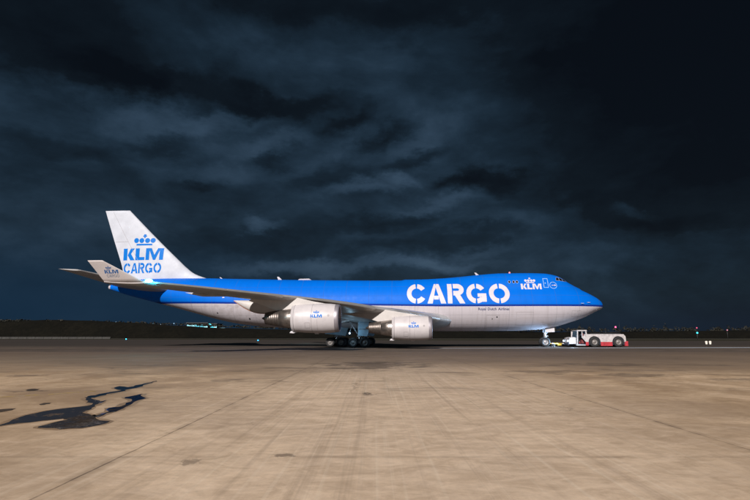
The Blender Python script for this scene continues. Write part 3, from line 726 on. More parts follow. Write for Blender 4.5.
# --- wing
LEx = lambda y: 21 + (y - 3.2) * math.tan(R(41.3))
TEx = interp([(0,36.6),(3.2,36.7),(12,38.3),(16,40.4),(20,42.7),(26,46.4),(32.1,50.0)])
LEz = interp([(0,3.45),(3.2,3.55),(8,4.05),(12,4.38),(16,4.78),(20,5.04),(24,5.22),(28,5.42),(32.1,5.58)])
TEz = interp([(0,3.2),(3.2,3.45),(8,3.95),(12,4.4),(16,4.9),(20,5.15),(24,5.30),(28,5.45),(32.1,5.58)])
TC = interp([(0,.135),(3.2,.130),(12,.10),(20,.088),(32.1,.075)])
def foil(n=20):                       # unit aerofoil loop: (s, t) upper from TE to LE, lower back
    up = []; lo_ = []
    for k in range(n + 1):
        s_ = .5 * (1 - math.cos(math.pi * k / n)); t_ = 5 * (.2969 * math.sqrt(s_) - .126 * s_ - .3516 * s_**2 + .2843 * s_**3 - .1036 * s_**4)
        up.append((s_, t_)); lo_.append((s_, -t_))
    return up[::-1] + lo_[1:-1]
FO = foil()
def wing_pt(y, s_, t_, side):
    x0, x1, z0, z1 = LEx(y), TEx(y), LEz(y), TEz(y); c_ = x1 - x0
    return L(x0 + c_ * s_, y * side, z0 + (z1 - z0) * s_ + t_ * TC(y) * c_)
def under(y, s_):
    t_ = 5 * (.2969 * math.sqrt(s_) - .126 * s_ - .3516 * s_**2 + .2843 * s_**3 - .1036 * s_**4); c_ = TEx(y) - LEx(y)
    return LEz(y) + (TEz(y) - LEz(y)) * s_ - t_ * TC(y) * c_
YS = [0, 1.5, 3.2, 5, 7, 9, 11, 12, 13.5, 15, 17, 19, 21, 23, 25, 27, 29, 30.5, 32.1]
ENG = {'in': dict(x=23.5, y=11.9, z=2.33, k=.985), 'out': dict(x=32.8, y=21.2, z=3.13, k=1.0)}
def klm_small(cx, z0, wid, hk=.36):
    return word_klm(cx - wid / 2, z0, wid * hk * .8, wid)
for side in (1, -1):
    q = MB(); q.grid([[wing_pt(y, s_, t_, side) for s_, t_ in FO] for y in YS], 0, True, True, True)
    wing = q.build('wing', M['wing'], plane)
    # bare metal leading edge in segments
    for (a, b_) in ((4.4, 10.6), (13.2, 19.6), (22.6, 27.0), (27.08, 31.6)):
        q = MB(); rows = []
        for y in np.linspace(a, b_, 6):
            y = float(y); row = []
            for s_, t_ in [f for f in FO if f[0] < .12]:
                p = Vector(wing_pt(y, s_, t_ * 1.0, side)); n_ = Vector((1.2 if s_ < .03 else .3, 0, (1 if t_ > 0 else -1))).normalized()
                row.append(tuple(p + n_ * .018))
            rows.append(row)
        q.grid(rows, 0, True); q.build('leading_edge_slat', M['slat'], wing)
    # seams of flaps under the wing
    for (a, b_, s0, mt) in ((5, 12.4, .76, 'black'), (14, 21, .74, 'black'), (23, 30.5, .76, 'black')):
        q = MB(); rows = []
        for y in np.linspace(a, b_, 10):
            y = float(y); rows.append([L(LEx(y) + (TEx(y) - LEx(y)) * s_, y * side, under(y, s_) - .012) for s_ in (s0, s0 + .006)])
        q.grid(rows, 0, False); q.build('flap_seam', M[mt], wing)
    # flap track fairings
    for (y, x0, x1, zb, hw, mt) in ((6.6, 33.2, 40.2, 2.95, .34, 'wingin'), (10.6, 34.0, 41.3, 3.2, .36, 'wingin'), (15.6, 36.2, 43.4, 3.75, .42, 'wingin'), (18.4, 36.6, 44.3, 3.72, .46, 'wingin'), (25.0, 41.5, 46.6, 4.98, .16, 'wing')):
        rows = []; zt_ = TEz(y) + .02
        for t_ in np.linspace(0, 1, 22):
            t_ = float(t_); x_ = x0 + (x1 - x0) * t_
            en = max(.02, math.sin(math.pi * min(1, t_ / .9 * .5)) if t_ < .9 else 1); ta = 1 if t_ < .62 else max(.03, 1 - ((t_ - .62) / .38) ** 1.7)
            fr = min(1, (t_ / .25) ** .6) if t_ < .25 else 1; kk = max(.03, fr * ta)
            s_ = min(1, max(0, (x_ - LEx(y)) / (TEx(y) - LEx(y)))); ztop = (under(y, s_) + .08) if x_ < TEx(y) else zt_
            zbot = ztop - (ztop - zb) * kk; zm_ = (ztop + zbot) / 2; hz = (ztop - zbot) / 2; row = []
            for a in range(16):
                an = 2 * math.pi * a / 16; row.append(L(x_, y * side + hw * kk * math.cos(an), zm_ + hz * math.sin(an)))
            rows.append(row)
        q = MB(); q.grid(rows, 0, True, True, True); fr_ = q.build('flap_track_fairing', M[mt], wing)
        if y == 18.4:
            q = MB(); pts = []
            for t_ in np.linspace(.55, .985, 14):
                i = int(t_ * 21); 
            pts = [Vector(rows[i][12]) + Vector((0, 0, -.012)) for i in range(10, 22)]
            q.tube(pts, .035, 6); q.build('fairing_edge_line', M['orange'], wing)  # orange line along the underside of the fairing's aft half
    # winglet
    y0 = 32.1
    def wl(u, s_, t_):                 # u 0 root .. 1 tip
        yy = y0 + .95 * u + .05; zz = 5.60 + 1.58 * u
        x0 = 46.75 + 2.95 * u; x1 = 49.95 + (50.88 - 49.95) * u if u > 0 else 49.95
        return (x0 + (x1 - x0) * s_, yy + t_ * .07 * (x1 - x0) * .8, zz)
    q = MB(); rows = []
    for u in (0, .15, .4, .7, .93, 1.0):
        rows.append([L(wl(u, s_, t_)[0], wl(u, s_, t_)[1] * side, wl(u, s_, t_)[2]) for s_, t_ in FO])
    q.grid(rows, 0, True, True, True); wgt = q.build('winglet', M['winglet'], plane)
    # blend between wing tip and winglet
    q = MB(); q.grid([[wing_pt(32.1, s_, t_, side) for s_, t_ in FO], [L(46.55 + (49.97 - 46.55) * s_, 32.2 * side, 5.60 + t_ * .20) for s_, t_ in FO], [L(wl(.04, s_, t_)[0], wl(.04, s_, t_)[1] * side, wl(.04, s_, t_)[2]) for s_, t_ in FO]], 0, True, True); q.build('wing_tip', M['winglet'], wing)
    if side == 1:
        def wsk(xf, z, off):
            u = (z - 5.60) / 1.58; x_ = -xf; yy = y0 + .95 * u + .05; x0 = 46.75 + 2.95 * u; x1 = 49.95 + .93 * u; s_ = min(.98, max(.02, (x_ - x0) / (x1 - x0)))
            t_ = 5 * (.2969 * math.sqrt(s_) - .126 * s_ - .3516 * s_**2 + .2843 * s_**3 - .1036 * s_**4)
            return L(x_, yy + t_ * .07 * (x1 - x0) * .8 + off, z)
        decal(word_klm(-49.72, 6.22, .27, 1.10), wsk, 'airline_lettering', M['blue_dull'], wgt)
        decal(crown(-49.35, 6.53, .42), wsk, 'crown_emblem', M['blue_dull'], wgt)
        decal(word_cargo(-49.62, 5.94, .22, 1.02, .16), wsk, 'small_lettering', M['grey_mark'], wgt)
    # strobe at the tip of the leading edge
    q = MB(); q.lathe([(-.32, .01), (-.25, .11), (0, .15), (.2, .11), (.3, .01)], L(46.35, 32.2 * side, 5.66), 'x', 12); st_ = q.build('tip_strobe', M['strobe'], wing)
    ld = bpy.data.lights.new('strobe_light', 'POINT'); ld.energy = 160; ld.color = (.05, .75, 1.0); ld.shadow_soft_size = .15
    lo2 = bpy.data.objects.new('strobe_light', ld); col.objects.link(lo2); lo2.parent = wing; lo2.location = L(46.0, 32.25 * side, 5.72)

# --- engines
def engine(e, side):
    c = L(e['x'], e['y'] * side, e['z']); k = e['k']; S = lambda P: [(-a * k, r * k) for a, r in P]
    q = MB(); q.lathe(S([(.42, 1.345), (.9, 1.40), (1.6, 1.425), (2.6, 1.415), (3.5, 1.37), (4.1, 1.31), (4.6, 1.235), (4.6, 1.19), (4.0, 1.20)]), c, 'x', 56)
    en = q.build('engine', M['cowl'], plane)
    q = MB(); q.lathe(S([(.9, 1.16), (.42, 1.14), (.12, 1.16), (0, 1.24), (.05, 1.30), (.2, 1.335), (.42, 1.346)]), c, 'x', 56); q.build('inlet_lip', M['polished'], en)
    q = MB(); q.lathe(S([(.9, 1.16), (1.5, 1.2), (1.5, .3)]), c, 'x', 40); q.build('inlet_duct', M['gear'], en)
    q = MB()
    for i in range(34):                     # fan blades
        a = 2 * math.pi * i / 34; da = .09
        P = []
        for r_ in (.34, .75, 1.15):
            tw_ = .10 + .10 * (r_ - .3)
            for s_ in (-1, 1):
                an = a + s_ * da * .5 * (1.3 - r_ * .3); P.append((c[0] - (1.25 + s_ * tw_) * k, c[1] + math.cos(an) * r_ * k, c[2] + math.sin(an) * r_ * k))
        q.add(P, [(0, 1, 3, 2), (2, 3, 5, 4)], 0, False)
    q.build('fan', M['blade'], en)
    q = MB(); q.lathe(S([(.72, .01), (.82, .12), (1.05, .28), (1.3, .36)]), c, 'x', 24); q.build('spinner', M['gear'], en)
    q = MB(); q.lathe(S([(4.2, 1.15), (4.35, 1.12), (4.5, .96)]), c, 'x', 40); q.build('fan_nozzle_recess', M['dark'], en)
    q = MB(); q.lathe(S([(4.1, 1.02), (4.7, .97), (4.95, .93), (5.9, .80), (5.9, .76)]), c, 'x', 44); q.build('core_cowl', M['hot'], en)
    q = MB(); prof = [(5.88, .80)]
    for i in range(7): a = 5.9 + i * .2; r_ = .79 - i * .035; prof += [(a + .01, r_ + .012), (a + .16, r_ - .012), (a + .19, r_ - .035)]
    prof += [(7.3, .54), (7.3, .50), (6.8, .52)]
    q.lathe(S(prof), c, 'x', 44); q.build('exhaust_nozzle', M['hotdark'], en)
    q = MB(); q.lathe(S([(6.6, .40), (7.2, .30), (7.65, .05), (7.66, .01)]), c, 'x', 24, caps=True); q.build('exhaust_plug', M['hotdark'], en)
    # seams and small fittings
    q = MB(); q.lathe(S([(2.55, 1.4165), (2.56, 1.425), (2.58, 1.425), (2.59, 1.4165)]), c, 'x', 56); q.build('cowl_seam', M['panel'], en)
    q = MB(); q.lathe(S([(4.3, 1.284), (4.31, 1.29), (4.36, 1.28), (4.37, 1.27)]), c, 'x', 56); q.build('cowl_seam', M['panel'], en)
    q = MB(); q.prism([(c[0] - 4.0 * k, c[2] - 1.28 * k), (c[0] - 4.75 * k, c[2] - 1.22 * k), (c[0] - 4.9 * k, c[2] - 1.42 * k), (c[0] - 4.5 * k, c[2] - 1.45 * k)], c[1] - .10, c[1] + .10); q.build('drain_mast', M['white'], en, .03)
    q = MB(); q.prism([(c[0] - 1.9 * k, c[2] - 1.38 * k), (c[0] - 2.5 * k, c[2] - 1.38 * k), (c[0] - 2.4 * k, c[2] - 1.52 * k), (c[0] - 2.1 * k, c[2] - 1.52 * k)], c[1] - .06, c[1] + .06); q.build('drain_mast', M['white'], en, .02)
    if side == 1:
        RR = interp([(0,1.24),(.42,1.345),(.9,1.40),(1.6,1.425),(2.6,1.415),(3.5,1.37),(4.1,1.31),(4.6,1.235)])
        def esk(xf, z, off):
            r_ = RR((-xf - e['x']) / k) * k + off; dz = z - e['z']; return L(-xf, e['y'] + math.sqrt(max(.01, r_ * r_ - dz * dz)), z)
        cx = -(e['x'] + 2.10); zz = e['z'] + .02
        decal(word_klm(cx - .55, zz, .30, 1.10), esk, 'airline_lettering', M['blue_mark'], en)
        decal(crown(cx, zz + .38, .52), esk, 'crown_emblem', M['blue_mark'], en)
        decal([disc(-(e['x'] + .95), e['z'] + .22, .11)], esk, 'cowl_vent', M['panel'], en)
        decal([rect(-(e['x'] + 2.02), e['z'] - 1.2, -(e['x'] + 2.0), e['z'] - .1)], esk, 'cowl_seam', M['panel'], en)
        decal(frame(-(e['x'] + 3.2), e['z'] - .95, -(e['x'] + 2.7), e['z'] - .45, .02), esk, 'access_panel', M['panel'], en)
    # pylon
    y_ = e['y']; zt_ = e['z']
    prof = [(e['x'] + 1.1, zt_ + 1.36), (e['x'] + 2.6, zt_ + 1.62), (LEx(y_) + .3, LEz(y_) + .05), (LEx(y_) + 4.6, under(y_, .55) + .15), (LEx(y_) + 5.0, under(y_, .6) - .10), (e['x'] + 6.9, zt_ + .95), (e['x'] + 6.2, zt_ + .70), (e['x'] + 4.4, zt_ + .75), (e['x'] + 3.2, zt_ + 1.0)]
    rows = [[L(p[0], y_ * side + o_, p[1]) for p in prof] for o_ in (-.24, -.20, .20, .24)]
    q = MB(); q.prism([(-p[0], p[1]) for p in prof], -y_ * side - .22, -y_ * side + .22); q.build('pylon', M['wingin'], plane, .06)
for e in ENG.values():
    for side in (1, -1): engine(e, side)

# --- tail fin
FLE = interp([(9.35,54.2),(9.7,55.3),(10.1,56.35),(10.6,57.15),(12,58.75),(15,62.0),(19.62,66.78)])
FTE = interp([(8.6,66.6),(10.8,67.15),(15,68.75),(19.62,70.50)])
def fin_th(z): return .105 - .02 * (z - 9) / 10
rows = []
for z in (8.9, 9.35, 9.5, 9.7, 9.9, 10.1, 10.35, 10.6, 11.3, 12, 13.5, 15, 16.5, 18, 19.2, 19.5, 19.60):
    x0, x1 = FLE(z), FTE(z); th = fin_th(z) * min(x1 - x0, 10); kk = 1 if z < 19.3 else (.8 if z < 19.55 else .45)
    rows.append([L(x0 + (x1 - x0) * s_, t_ * th * kk, z) for s_, t_ in FO])
q = MB(); q.grid(rows, 0, True, True, True); fin = q.build('tail_fin', M['finwhite'], plane)
def finsk(xf, z, off):
    x_ = -xf; x0, x1 = FLE(z), FTE(z); s_ = min(.99, max(.01, (x_ - x0) / (x1 - x0))); t_ = 5 * (.2969 * math.sqrt(s_) - .126 * s_ - .3516 * s_**2 + .2843 * s_**3 - .1036 * s_**4)
    return L(x_, t_ * fin_th(z) * min(x1 - x0, 10) + off, z)
decal(word_klm(-67.15, 12.18, 1.72, 6.05), finsk, 'airline_lettering', M['blue_mark'], fin, .3, .012)
decal(crown(-64.05, 14.32, 2.95), finsk, 'crown_emblem', M['blue_mark'], fin, .3, .012)
decal(word_cargo(-67.0, 10.28, 1.50, 5.75, .215), finsk, 'stencil_lettering', M['blue_mark'], fin, .3, .012)
def rud(z): return FLE(z) + (FTE(z) - FLE(z)) * .68
decal([[(-rud(z0), z0), (-rud(z0) - .035, z0), (-rud(z1) - .035, z1), (-rud(z1), z1)] for z0, z1 in ((10.4, 12), (12, 14), (14, 16), (16, 18), (18, 19.4))] + [rect(-68.55, 14.9, -rud(14.9), 14.93)], finsk, 'rudder_seam', M['panel'], fin, .5, .016)

# --- horizontal stabilisers
for side in (1, -1):
    rows = []
    for y in (.6, 1.8, 4, 7, 10, 10.8, 11.08):
        u = (y - 1.8) / (11.08 - 1.8); x0 = 59.2 + (66.3 - 59.2) * u; x1 = 67.5 + (68.9 - 67.5) * u; z0 = 7.72 + (9.38 - 7.72) * u; z1 = 8.45 + (9.55 - 8.45) * u
        kk = .5 if y > 11 else 1
        rows.append([L(x0 + (x1 - x0) * s_, y * side, z0 + (z1 - z0) * s_ + t_ * .095 * (x1 - x0) * kk) for s_, t_ in FO])
    q = MB(); q.grid(rows, 0, True, True, True); sb = q.build('stabiliser', M['wing'], plane)
    q = MB(); rws = []
    for y in (2.4, 5, 8, 10.9):
        u = (y - 1.8) / (11.08 - 1.8); x0 = 59.2 + 7.1 * u; x1 = 67.5 + 1.4 * u; z0 = 7.72 + 1.66 * u; z1 = 8.45 + 1.10 * u
        rws.append([tuple(Vector(L(x0 + (x1 - x0) * s_, y * side, z0 + (z1 - z0) * s_ + t_ * .095 * (x1 - x0))) + Vector((.012, 0, .012 if t_ > 0 else -.012))) for s_, t_ in FO if s_ < .06])
    q.grid(rws, 0, True); q.build('leading_edge_strip', M['slat'], sb)

# --- landing gear
def wheel_mesh(r, w_, rim='rim'):
    q = MB()
    q.lathe([(-w_*.30, r*.56), (-w_*.46, r*.60), (-w_*.50, r*.78), (-w_*.42, r*.93), (-w_*.25, r*.99), (-.02, r), (-.015, r*.985), (.015, r*.985), (.02, r), (w_*.25, r*.99), (w_*.42, r*.93), (w_*.50, r*.78), (w_*.46, r*.60), (w_*.30, r*.56)], (0, 0, 0), 'y', 36, 0)
    q.lathe([(-w_*.44, r*.585), (-w_*.38, r*.55), (-w_*.22, r*.50), (-w_*.20, r*.30), (-w_*.36, r*.24), (-w_*.40, r*.10), (-w_*.40, .004)], (0, 0, 0), 'y', 28, 1)
    q.lathe([(w_*.44, r*.585), (w_*.38, r*.55), (w_*.22, r*.50), (w_*.20, r*.30), (w_*.36, r*.24), (w_*.40, r*.10), (w_*.40, .004)], (0, 0, 0), 'y', 28, 1)
    for k in range(9):
        a = 2 * math.pi * k / 9
        for s_ in (-1, 1): q.lathe([(s_ * w_ * .19, r * .05), (s_ * w_ * .215, r * .05), (s_ * w_ * .216, .002)], (math.cos(a) * r * .4, 0, math.sin(a) * r * .4), 'y', 8, 2)
    o = q.build('wheel', [M['tyre'], M[rim], M['black']]); return o
wm_main = wheel_mesh(.62, .46, 'darkrim'); wm_nose = wheel_mesh(.62, .46, 'rim')
def put_wheel(proto, parent, x, y, z, used=[]):
    if proto.name not in used: used.append(proto.name); o = proto
    else: o = proto.copy(); col.objects.link(o)
    o.parent = parent; o.location = L(x, y, z); return o
def gear_strut(name, x, y, zt_, wing_gear=False):
    q = MB()
    q.tube([L(x, y, .62), L(x, y, 1.6)], .13, 14, 1)
    q.tube([L(x, y, 1.35), L(x, y, zt_)], .20, 16, 0)
    q.lathe([(0, .26), (.18, .26)], L(x, y, 1.32), 'z', 16, 0, caps=True)
    q.tube([L(x - .98, y, .62), L(x + .98, y, .62)], .14, 12, 0)
    for dx in (-.735, .735): q.tube([L(x + dx, y - .55, .62), L(x + dx, y + .55, .62)], .10, 12, 0)
    q.tube([L(x + .1, y, 1.5), L(x + 1.5, y - .2, zt_)], .08, 8, 0)             # drag brace
    q.tube([L(x, y, 1.9), L(x - .2, y - 1.3 * (1 if y > 0 else -1), zt_)], .09, 8, 0)  # side brace
    q.tube([L(x - .22, y, 1.25), L(x - .42, y, .95), L(x - .2, y, .72)], .05, 8, 0)
    q.tube([L(x + .22, y + .1, 1.7), L(x + .5, y + .12, 1.0), L(x + .7, y + .12, .75)], .03, 6, 2)
    q.tube([L(x - .18, y + .16, 2.2), L(x - .25, y + .2, 1.3), L(x - .6, y + .2, .8)], .025, 6, 2)
    g = q.build(name, [M['gear'], M['chrome'], M['black']], plane)
    for dx in (-.735, .735):
        for dy in (-.56, .56): put_wheel(wm_main, g, x + dx, y + dy, .62)
    return g
for side in (1, -1):
    g = gear_strut('wing_landing_gear', 32.35, 5.5 * side, 3.6, True)
    q = MB(); s_ = side
    # tall door hung beside the strut
    P = [L(31.05, 6.25 * s_, 3.42), L(32.38, 6.25 * s_, 3.45), L(32.40, 6.42 * s_, 1.50), L(31.30, 6.42 * s_, 1.36), L(31.12, 6.40 * s_, 1.8)]
    Q = [(p[0], p[1] + .07 * s_, p[2]) for p in P]
    q.add(P + Q, [(0, 1, 2, 3, 4), (9, 8, 7, 6, 5)] + [(i, 5 + i, 5 + (i + 1) % 5, (i + 1) % 5) for i in range(5)]); q.build('gear_door', M['geardoor'], g, .02)
    q = MB()
    for zz in (2.2, 2.9): q.tube([L(31.2, 6.46 * s_, zz), L(32.35, 6.46 * s_, zz + .03)], .025, 6)
    q.tube([L(31.8, 5.6 * s_, 2.7), L(31.8, 6.3 * s_, 2.5)], .05, 8); q.build('door_link', M['gear'], g)
    g = gear_strut('body_landing_gear', 35.75, 1.92 * side, 2.6)
    # belly doors hanging open, angled
    for (xa, xb, yy, z0, z1, sl) in ((34.0, 37.2, 3.15, 1.45, 2.55, .35),):
        q = MB(); P = [L(xa, yy * s_, z1), L(xb, yy * s_, z1), L(xb - .15, (yy + sl) * s_, z0 + .25), L(xa + .35, (yy + sl) * s_, z0)]
        Q = [(p[0], p[1] + .06 * s_, p[2]) for p in P]; q.add(P + Q, [(0, 1, 2, 3), (7, 6, 5, 4)] + [(i, 4 + i, 4 + (i + 1) % 4, (i + 1) % 4) for i in range(4)]); q.build('gear_door', M['geardoor'], g, .02)
# wheel wells
q = MB(); q.box(L(37.4, 3.0, 2.02), L(30.6, -3.0, 2.5)); q.build('wheel_well', M['dark'], plane)
# lamp in the wheel bay
q = MB(); q.lathe([(-.07, .01), (-.05, .07), (0, .09), (.06, .07), (.08, .01)], L(33.45, 6.75, 1.75), 'y', 12); bl = q.build('bay_lamp', emis('bay_lamp_lens', (.7, .88, 1.0), 6), plane)
q = MB(); q.tube([L(33.45, 6.70, 1.8), L(33.3, 6.1, 2.6), L(33.3, 5.9, 3.6)], .025, 6); q.build('bay_lamp_bracket', M['gear'], bl)
ld = bpy.data.lights.new('bay_lamp_light', 'POINT'); ld.energy = 52; ld.color = (.42, .74, 1.0); ld.shadow_soft_size = .15
lo_ = bpy.data.objects.new('bay_lamp_light', ld); col.objects.link(lo_); lo_.parent = plane; lo_.location = L(33.3, 7.6, 1.7)
# nose gear
q = MB(); nx = 7.85
q.tube([L(nx, 0, .62), L(nx, 0, 1.35)], .10, 14, 1); q.tube([L(nx, 0, 1.15), L(nx - .05, 0, 2.9)], .15, 16, 0)
q.tube([L(nx, -.5, .62), L(nx, .5, .62)], .08, 12, 0); q.tube([L(nx - .05, 0, 1.6), L(nx - 1.3, 0, 2.9)], .07, 8, 0)
q.tube([L(nx - .18, 0, 1.15), L(nx - .48, 0, .90), L(nx - .15, 0, .65)], .045, 8, 0)
q.tube([L(nx - .1, -.35, 1.30), L(nx - .1, .35, 1.30)], .07, 8, 0); q.tube([L(nx + .2, .15, 1.7), L(nx + .3, .18, 1.1), L(nx, .2, .7)], .025, 6, 2)
ng = q.build('nose_landing_gear', [M['gear'], M['chrome'], M['black']], plane)
for dy in (-.46, .46): put_wheel(wm_nose, ng, nx + .1, dy, .62)
for s_ in (1, -1):
    q = MB(); q.add([L(6.72, .60 * s_, 2.75), L(7.92, .60 * s_, 2.62), L(7.90, .78 * s_, 1.88), L(6.74, .78 * s_, 1.95), L(6.72, .66 * s_, 2.75), L(7.92, .66 * s_, 2.62), L(7.90, .84 * s_, 1.88), L(6.74, .84 * s_, 1.95)], [(0,1,2,3),(7,6,5,4),(0,4,5,1),(1,5,6,2),(2,6,7,3),(3,7,4,0)]); q.build('gear_door', M['white'], ng, .02)
    q = MB(); q.lathe([(0, .12), (.10, .12), (.12, .10)], L(nx - .2, .28 * s_, 1.42), 'x', 14, caps=True); q.build('taxi_lamp', M['chrome'], ng)

# ------------------------------------------------------------------ pushback tractor
T0 = Vector((30.636, 68.668, 0)); RZ = Matrix.Rotation(-.06, 3, 'Z')
def pw(x, y, z=0): return tuple(T0 + RZ @ Vector(L(x, y, z)))
tug = empty('pushback_tractor', pw(0, 0), -.06); tag(tug, 'low white and red pushback tractor with lit headlamps facing the nose wheel', 'pushback tractor')
# local axes: x forward of the aeroplane's nose; -y towards the camera
def arch(cx, cz, r, a0, a1, n=12): return [(cx + r * math.cos(R(a0 + (a1 - a0) * k / n)), cz + r * math.sin(R(a0 + (a1 - a0) * k / n))) for k in range(n + 1)]
F, RR_ = -1.81, 1.23; wr = .66; ar = .78
def side_prof(z0, z1, full=True):
    pass
# white upper body and red lower skirt follow the wheel arches
up = [(-2.95, .66), (F - ar * .985, .66)] + arch(F, .62, ar, 177, 3, 14) + [(RR_ - ar, .66)] + arch(RR_, .62, ar, 177, 3, 14) + [(2.22, .66), (2.16, 1.40), (1.95, 1.62), (.5, 1.66), (-2.3, 1.66), (-2.95, 1.66)]
lowr = [[(-2.95, .18), (F - ar, .18), (F - ar, .655), (-2.95, .655)], [(F + ar, .14), (RR_ - ar, .14), (RR_ - ar, .655), (F + ar, .655)], [(RR_ + ar + .02, .14), (2.44, .14), (2.44, .74), (2.24, .76), (RR_ + ar + .02, .655)]]
q = MB()
for ya, yb in ((-1.25, -1.17), (1.17, 1.25)): q.prism(up, ya, yb)
q.box((-2.95, -1.165, 1.50), (2.0, 1.165, 1.655)); q.box((1.98, -1.165, .66), (2.12, 1.165, 1.49)); q.build('body', M['tugwhite'], tug, .02)
q = MB()
for P in lowr[:2]:
    for ya, yb in ((-1.27, -1.18), (1.18, 1.27)): q.prism(P, ya, yb)
q.prism(lowr[2], -1.27, 1.27); q.build('skirt', M['tugred'], tug, .02)
q = MB(); q.box((-2.6, -1.1, .30), (2.2, 1.1, 1.48)); q.build('chassis', M['tugdark'], tug)
for cx in (F, RR_):
    for s_ in (-1, 1):
        q = MB(); q.lathe([(-.17, wr*.55), (-.20, wr*.62), (-.21, wr*.85), (-.17, wr*.96), (-.05, wr), (.05, wr), (.17, wr*.96), (.21, wr*.85), (.2, wr*.6)], (0, 0, 0), 'y', 32, 0)
        for sg in (-1, 1): q.lathe([(sg*.18, wr*.58), (sg*.12, wr*.5), (sg*.08, wr*.3), (sg*.15, wr*.2), (sg*.15, .003)], (0, 0, 0), 'y', 24, 1)
        for k in range(24):
            a = 2 * math.pi * k / 24; ca, sa = math.cos(a), math.sin(a); t_ = Vector((-sa, 0, ca)) * .035; u_ = Vector((ca, 0, sa))
            P = [u_ * wr * .98 + t_ * sx_ + Vector((0, sy_, 0)) for sx_ in (-1, 1) for sy_ in (-.19, .19)] + [u_ * (wr + .015) + t_ * sx_ + Vector((0, sy_, 0)) for sx_ in (-1, 1) for sy_ in (-.19, .19)]
            q.add([tuple(p) for p in P], [(4,5,7,6),(0,4,6,2),(1,3,7,5),(0,1,5,4),(2,6,7,3)], 0)
        o = q.build('wheel', [M['tyre'], M['darkrim']], tug); o.location = (cx, 1.05 * s_, wr)
# engine deck: dark grilles, rails
q = MB(); q.box((-2.2, -1.0, 1.66), (1.7, 1.0, 1.80))
for i in range(16): q.box((-2.1 + i * .235, -.95, 1.803), (-1.99 + i * .235, .95, 1.85))
q.build('engine_deck', M['black'], tug, .01)
q = MB(); q.tube([(-2.1, -1.1, 1.64), (-2.1, -1.1, 1.92), (1.5, -1.1, 1.92), (1.5, -1.1, 1.64)], .022, 6); q.tube([(-.3, -1.1, 1.64), (-.3, -1.1, 1.92)], .022, 6); q.tube([(-2.1, 1.1, 1.64), (-2.1, 1.1, 1.92), (1.5, 1.1, 1.92), (1.5, 1.1, 1.64)], .022, 6); q.build('rail', M['black'], tug)
# cab
for s_ in (-1, 1):
    ya, yb = (-1.25, -1.18) if s_ < 0 else (1.18, 1.25)
    q = MB()
    for P in ([(-4.10, .35), (-3.96, .35), (-3.84, 2.05), (-3.98, 2.05)], [(-2.90, 1.665), (-2.72, 1.665), (-2.78, 2.05), (-2.90, 2.05)], [(-4.0, 2.055), (-2.70, 2.055), (-2.74, 2.20), (-3.94, 2.20)], [(-3.38, 1.20), (-2.955, .66), (-2.955, 1.66), (-3.0, 1.66)] , [(-3.42, 1.20), (-3.30, 1.20), (-3.30, 2.05), (-3.38, 2.05)]):
        q.prism(P, ya, yb)
    q.build('cab_frame', M['tugwhite'], tug, .012)
q = MB(); q.box((-3.95, -1.17, 2.06), (-2.72, 1.17, 2.18)); q.build('cab_roof', M['tugwhite'], tug, .03)
q = MB(); q.box((-2.93, -1.165, .66), (-2.86, 1.165, 2.05)); q.build('cab_rear_wall', M['tugdark'], tug)
q = MB(); q.box((-4.05, -1.17, .30), (-2.96, 1.17, .42)); q.build('cab_floor', M['tugdark'], tug)
q = MB(); q.box((-3.35, -.75, .45), (-2.98, -.25, .95)); q.box((-3.12, -.75, .97), (-2.98, -.25, 1.75)); q.build('seat', M['seat'], tug, .04)
q = MB(); q.tube([(-3.85, -.5, .9), (-3.62, -.5, 1.28)], .03, 8)
q.lathe([(0, .19), (.02, .21), (.04, .19)], (-3.62, -.5, 1.26), 'z', 18); q.build('steering_wheel', M['black'], tug)
gm, gt, gb = material('clear_windscreen'); gb.inputs['Transmission Weight'].default_value = .9; gb.inputs['Roughness'].default_value = .03; gb.inputs['Base Color'].default_value = (.6, .75, .8, 1)
q = MB(); q.add([(-4.0, -1.15, 1.0), (-4.0, 1.15, 1.0), (-3.88, 1.15, 2.05), (-3.88, -1.15, 2.05)], [(0,1,2,3)]); q.build('windscreen', gm, tug)
# low nose ahead of the cab
q = MB(); q.prism([(-5.05, .38), (-4.12, .38), (-4.12, 1.22), (-4.4, 1.28), (-4.95, 1.18)], -1.10, 1.10); q.build('front_hood', M['tugwhite'], tug, .05)
q = MB(); q.box((-5.22, -1.15, .22), (-5.06, 1.15, .52)); q.build('bumper', M['tugdark'], tug, .03)
q = MB(); q.prism([(-4.12, .20), (-2.97, .20), (-2.97, .30), (-4.12, .34)], -1.24, 1.24); q.build('step', M['gear'], tug, .01)
for s_ in (-1, 1):
    q = MB(); q.lathe([(-.12, .14), (-.02, .15), (0, .13)], (-5.05, .85 * s_, .78), 'x', 18, 0); q.build('headlamp_bezel', M['black'], tug)
    q = MB(); q.lathe([(-.10, .128), (-.14, .09), (-.155, .003)], (-5.05, .85 * s_, .78), 'x', 18, 0); q.build('headlamp', M['head'], tug)
    ld = bpy.data.lights.new('headlamp_light', 'SPOT'); ld.energy = 2600; ld.color = (.42, .68, 1.0); ld.spot_size = R(95); ld.spot_blend = .8; ld.shadow_soft_size = .12
    lo_ = bpy.data.objects.new('headlamp_light', ld); col.objects.link(lo_); lo_.parent = tug; lo_.location = (-5.27, .85 * s_, .80)
    lo_.rotation_euler = (0, R(84), 0)
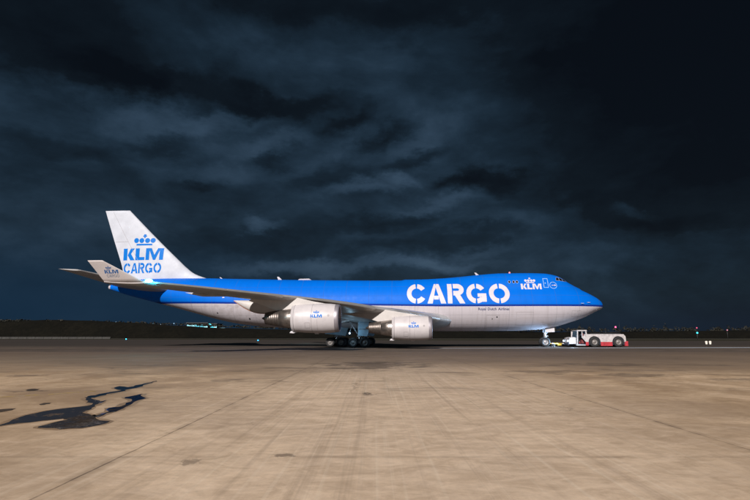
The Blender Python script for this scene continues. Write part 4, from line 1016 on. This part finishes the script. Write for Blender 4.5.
# added lamp that casts the headlamp glow on hood and ground
q = MB(); q.lathe([(0, .09), (.06, .09), (.08, .003)], (-4.25, -1.16, .72), 'y', 12); 
q = MB(); q.lathe([(0, .07), (-.05, .07), (-.065, .003)], (-4.55, -1.10, .62), 'y', 14); q.build('added_glow_lamp', M['head'], tug)
ld = bpy.data.lights.new('added_glow_light', 'POINT'); ld.energy = 70; ld.color = (.5, .75, 1.0); ld.shadow_soft_size = .08
lo_ = bpy.data.objects.new('added_glow_light', ld); col.objects.link(lo_); lo_.parent = tug; lo_.location = (-4.9, -2.0, .8)
# beacon mast
q = MB(); q.tube([(1.21, -.7, 1.66), (1.21, -.7, 2.50)], .025, 8); q.build('beacon_mast', M['black'], tug)
q = MB(); q.lathe([(0, .10), (.12, .10), (.18, .06), (.2, .003)], (1.21, -.7, 2.5), 'z', 14); q.build('beacon', M['beaconred'], tug)
q = MB(); q.tube([(1.62, -.9, 1.66), (1.64, -.9, 3.3)], .014, 6); q.build('aerial', M['black'], tug)
q = MB(); q.lathe([(0, .07), (.5, .07), (.56, .10), (.6, .10)], (.4, .6, 1.85), 'z', 12); q.build('exhaust_stack', M['black'], tug)

# tow bar
tb = empty('tow_bar', pw(6.6, 0), -.06); tag(tb, 'yellow and white tow bar joining the nose wheel to the tractor', 'tow bar')
q = MB(); q.tube([(-1.0, 0, .42), (.95, 0, .42)], .075, 12); q.tube([(-1.0, 0, .42), (-1.15, 0, .6)], .07, 10)
q.build('bar', M['yellow'], tb)
q = MB(); q.tube([(-.45, 0, .42), (-.15, 0, .42)], .085, 12); q.tube([(.95, 0, .42), (1.2, 0, .45)], .09, 12); q.box((-.32, -.35, .20), (-.22, .35, .40)); q.build('collar', M['tugwhite'], tb)
for s_ in (-1, 1):
    q = MB(); q.lathe([(-.06, .08), (-.06, .17), (-.04, .2), (.04, .2), (.06, .17), (.06, .08)], (-.27, .38 * s_, .2), 'y', 20); q.build('wheel', M['tyre'], tb)
q = MB(); q.box((.35, -.14, .18), (.85, .14, .34)); q.build('damper_box', M['yellow'], tb, .02)
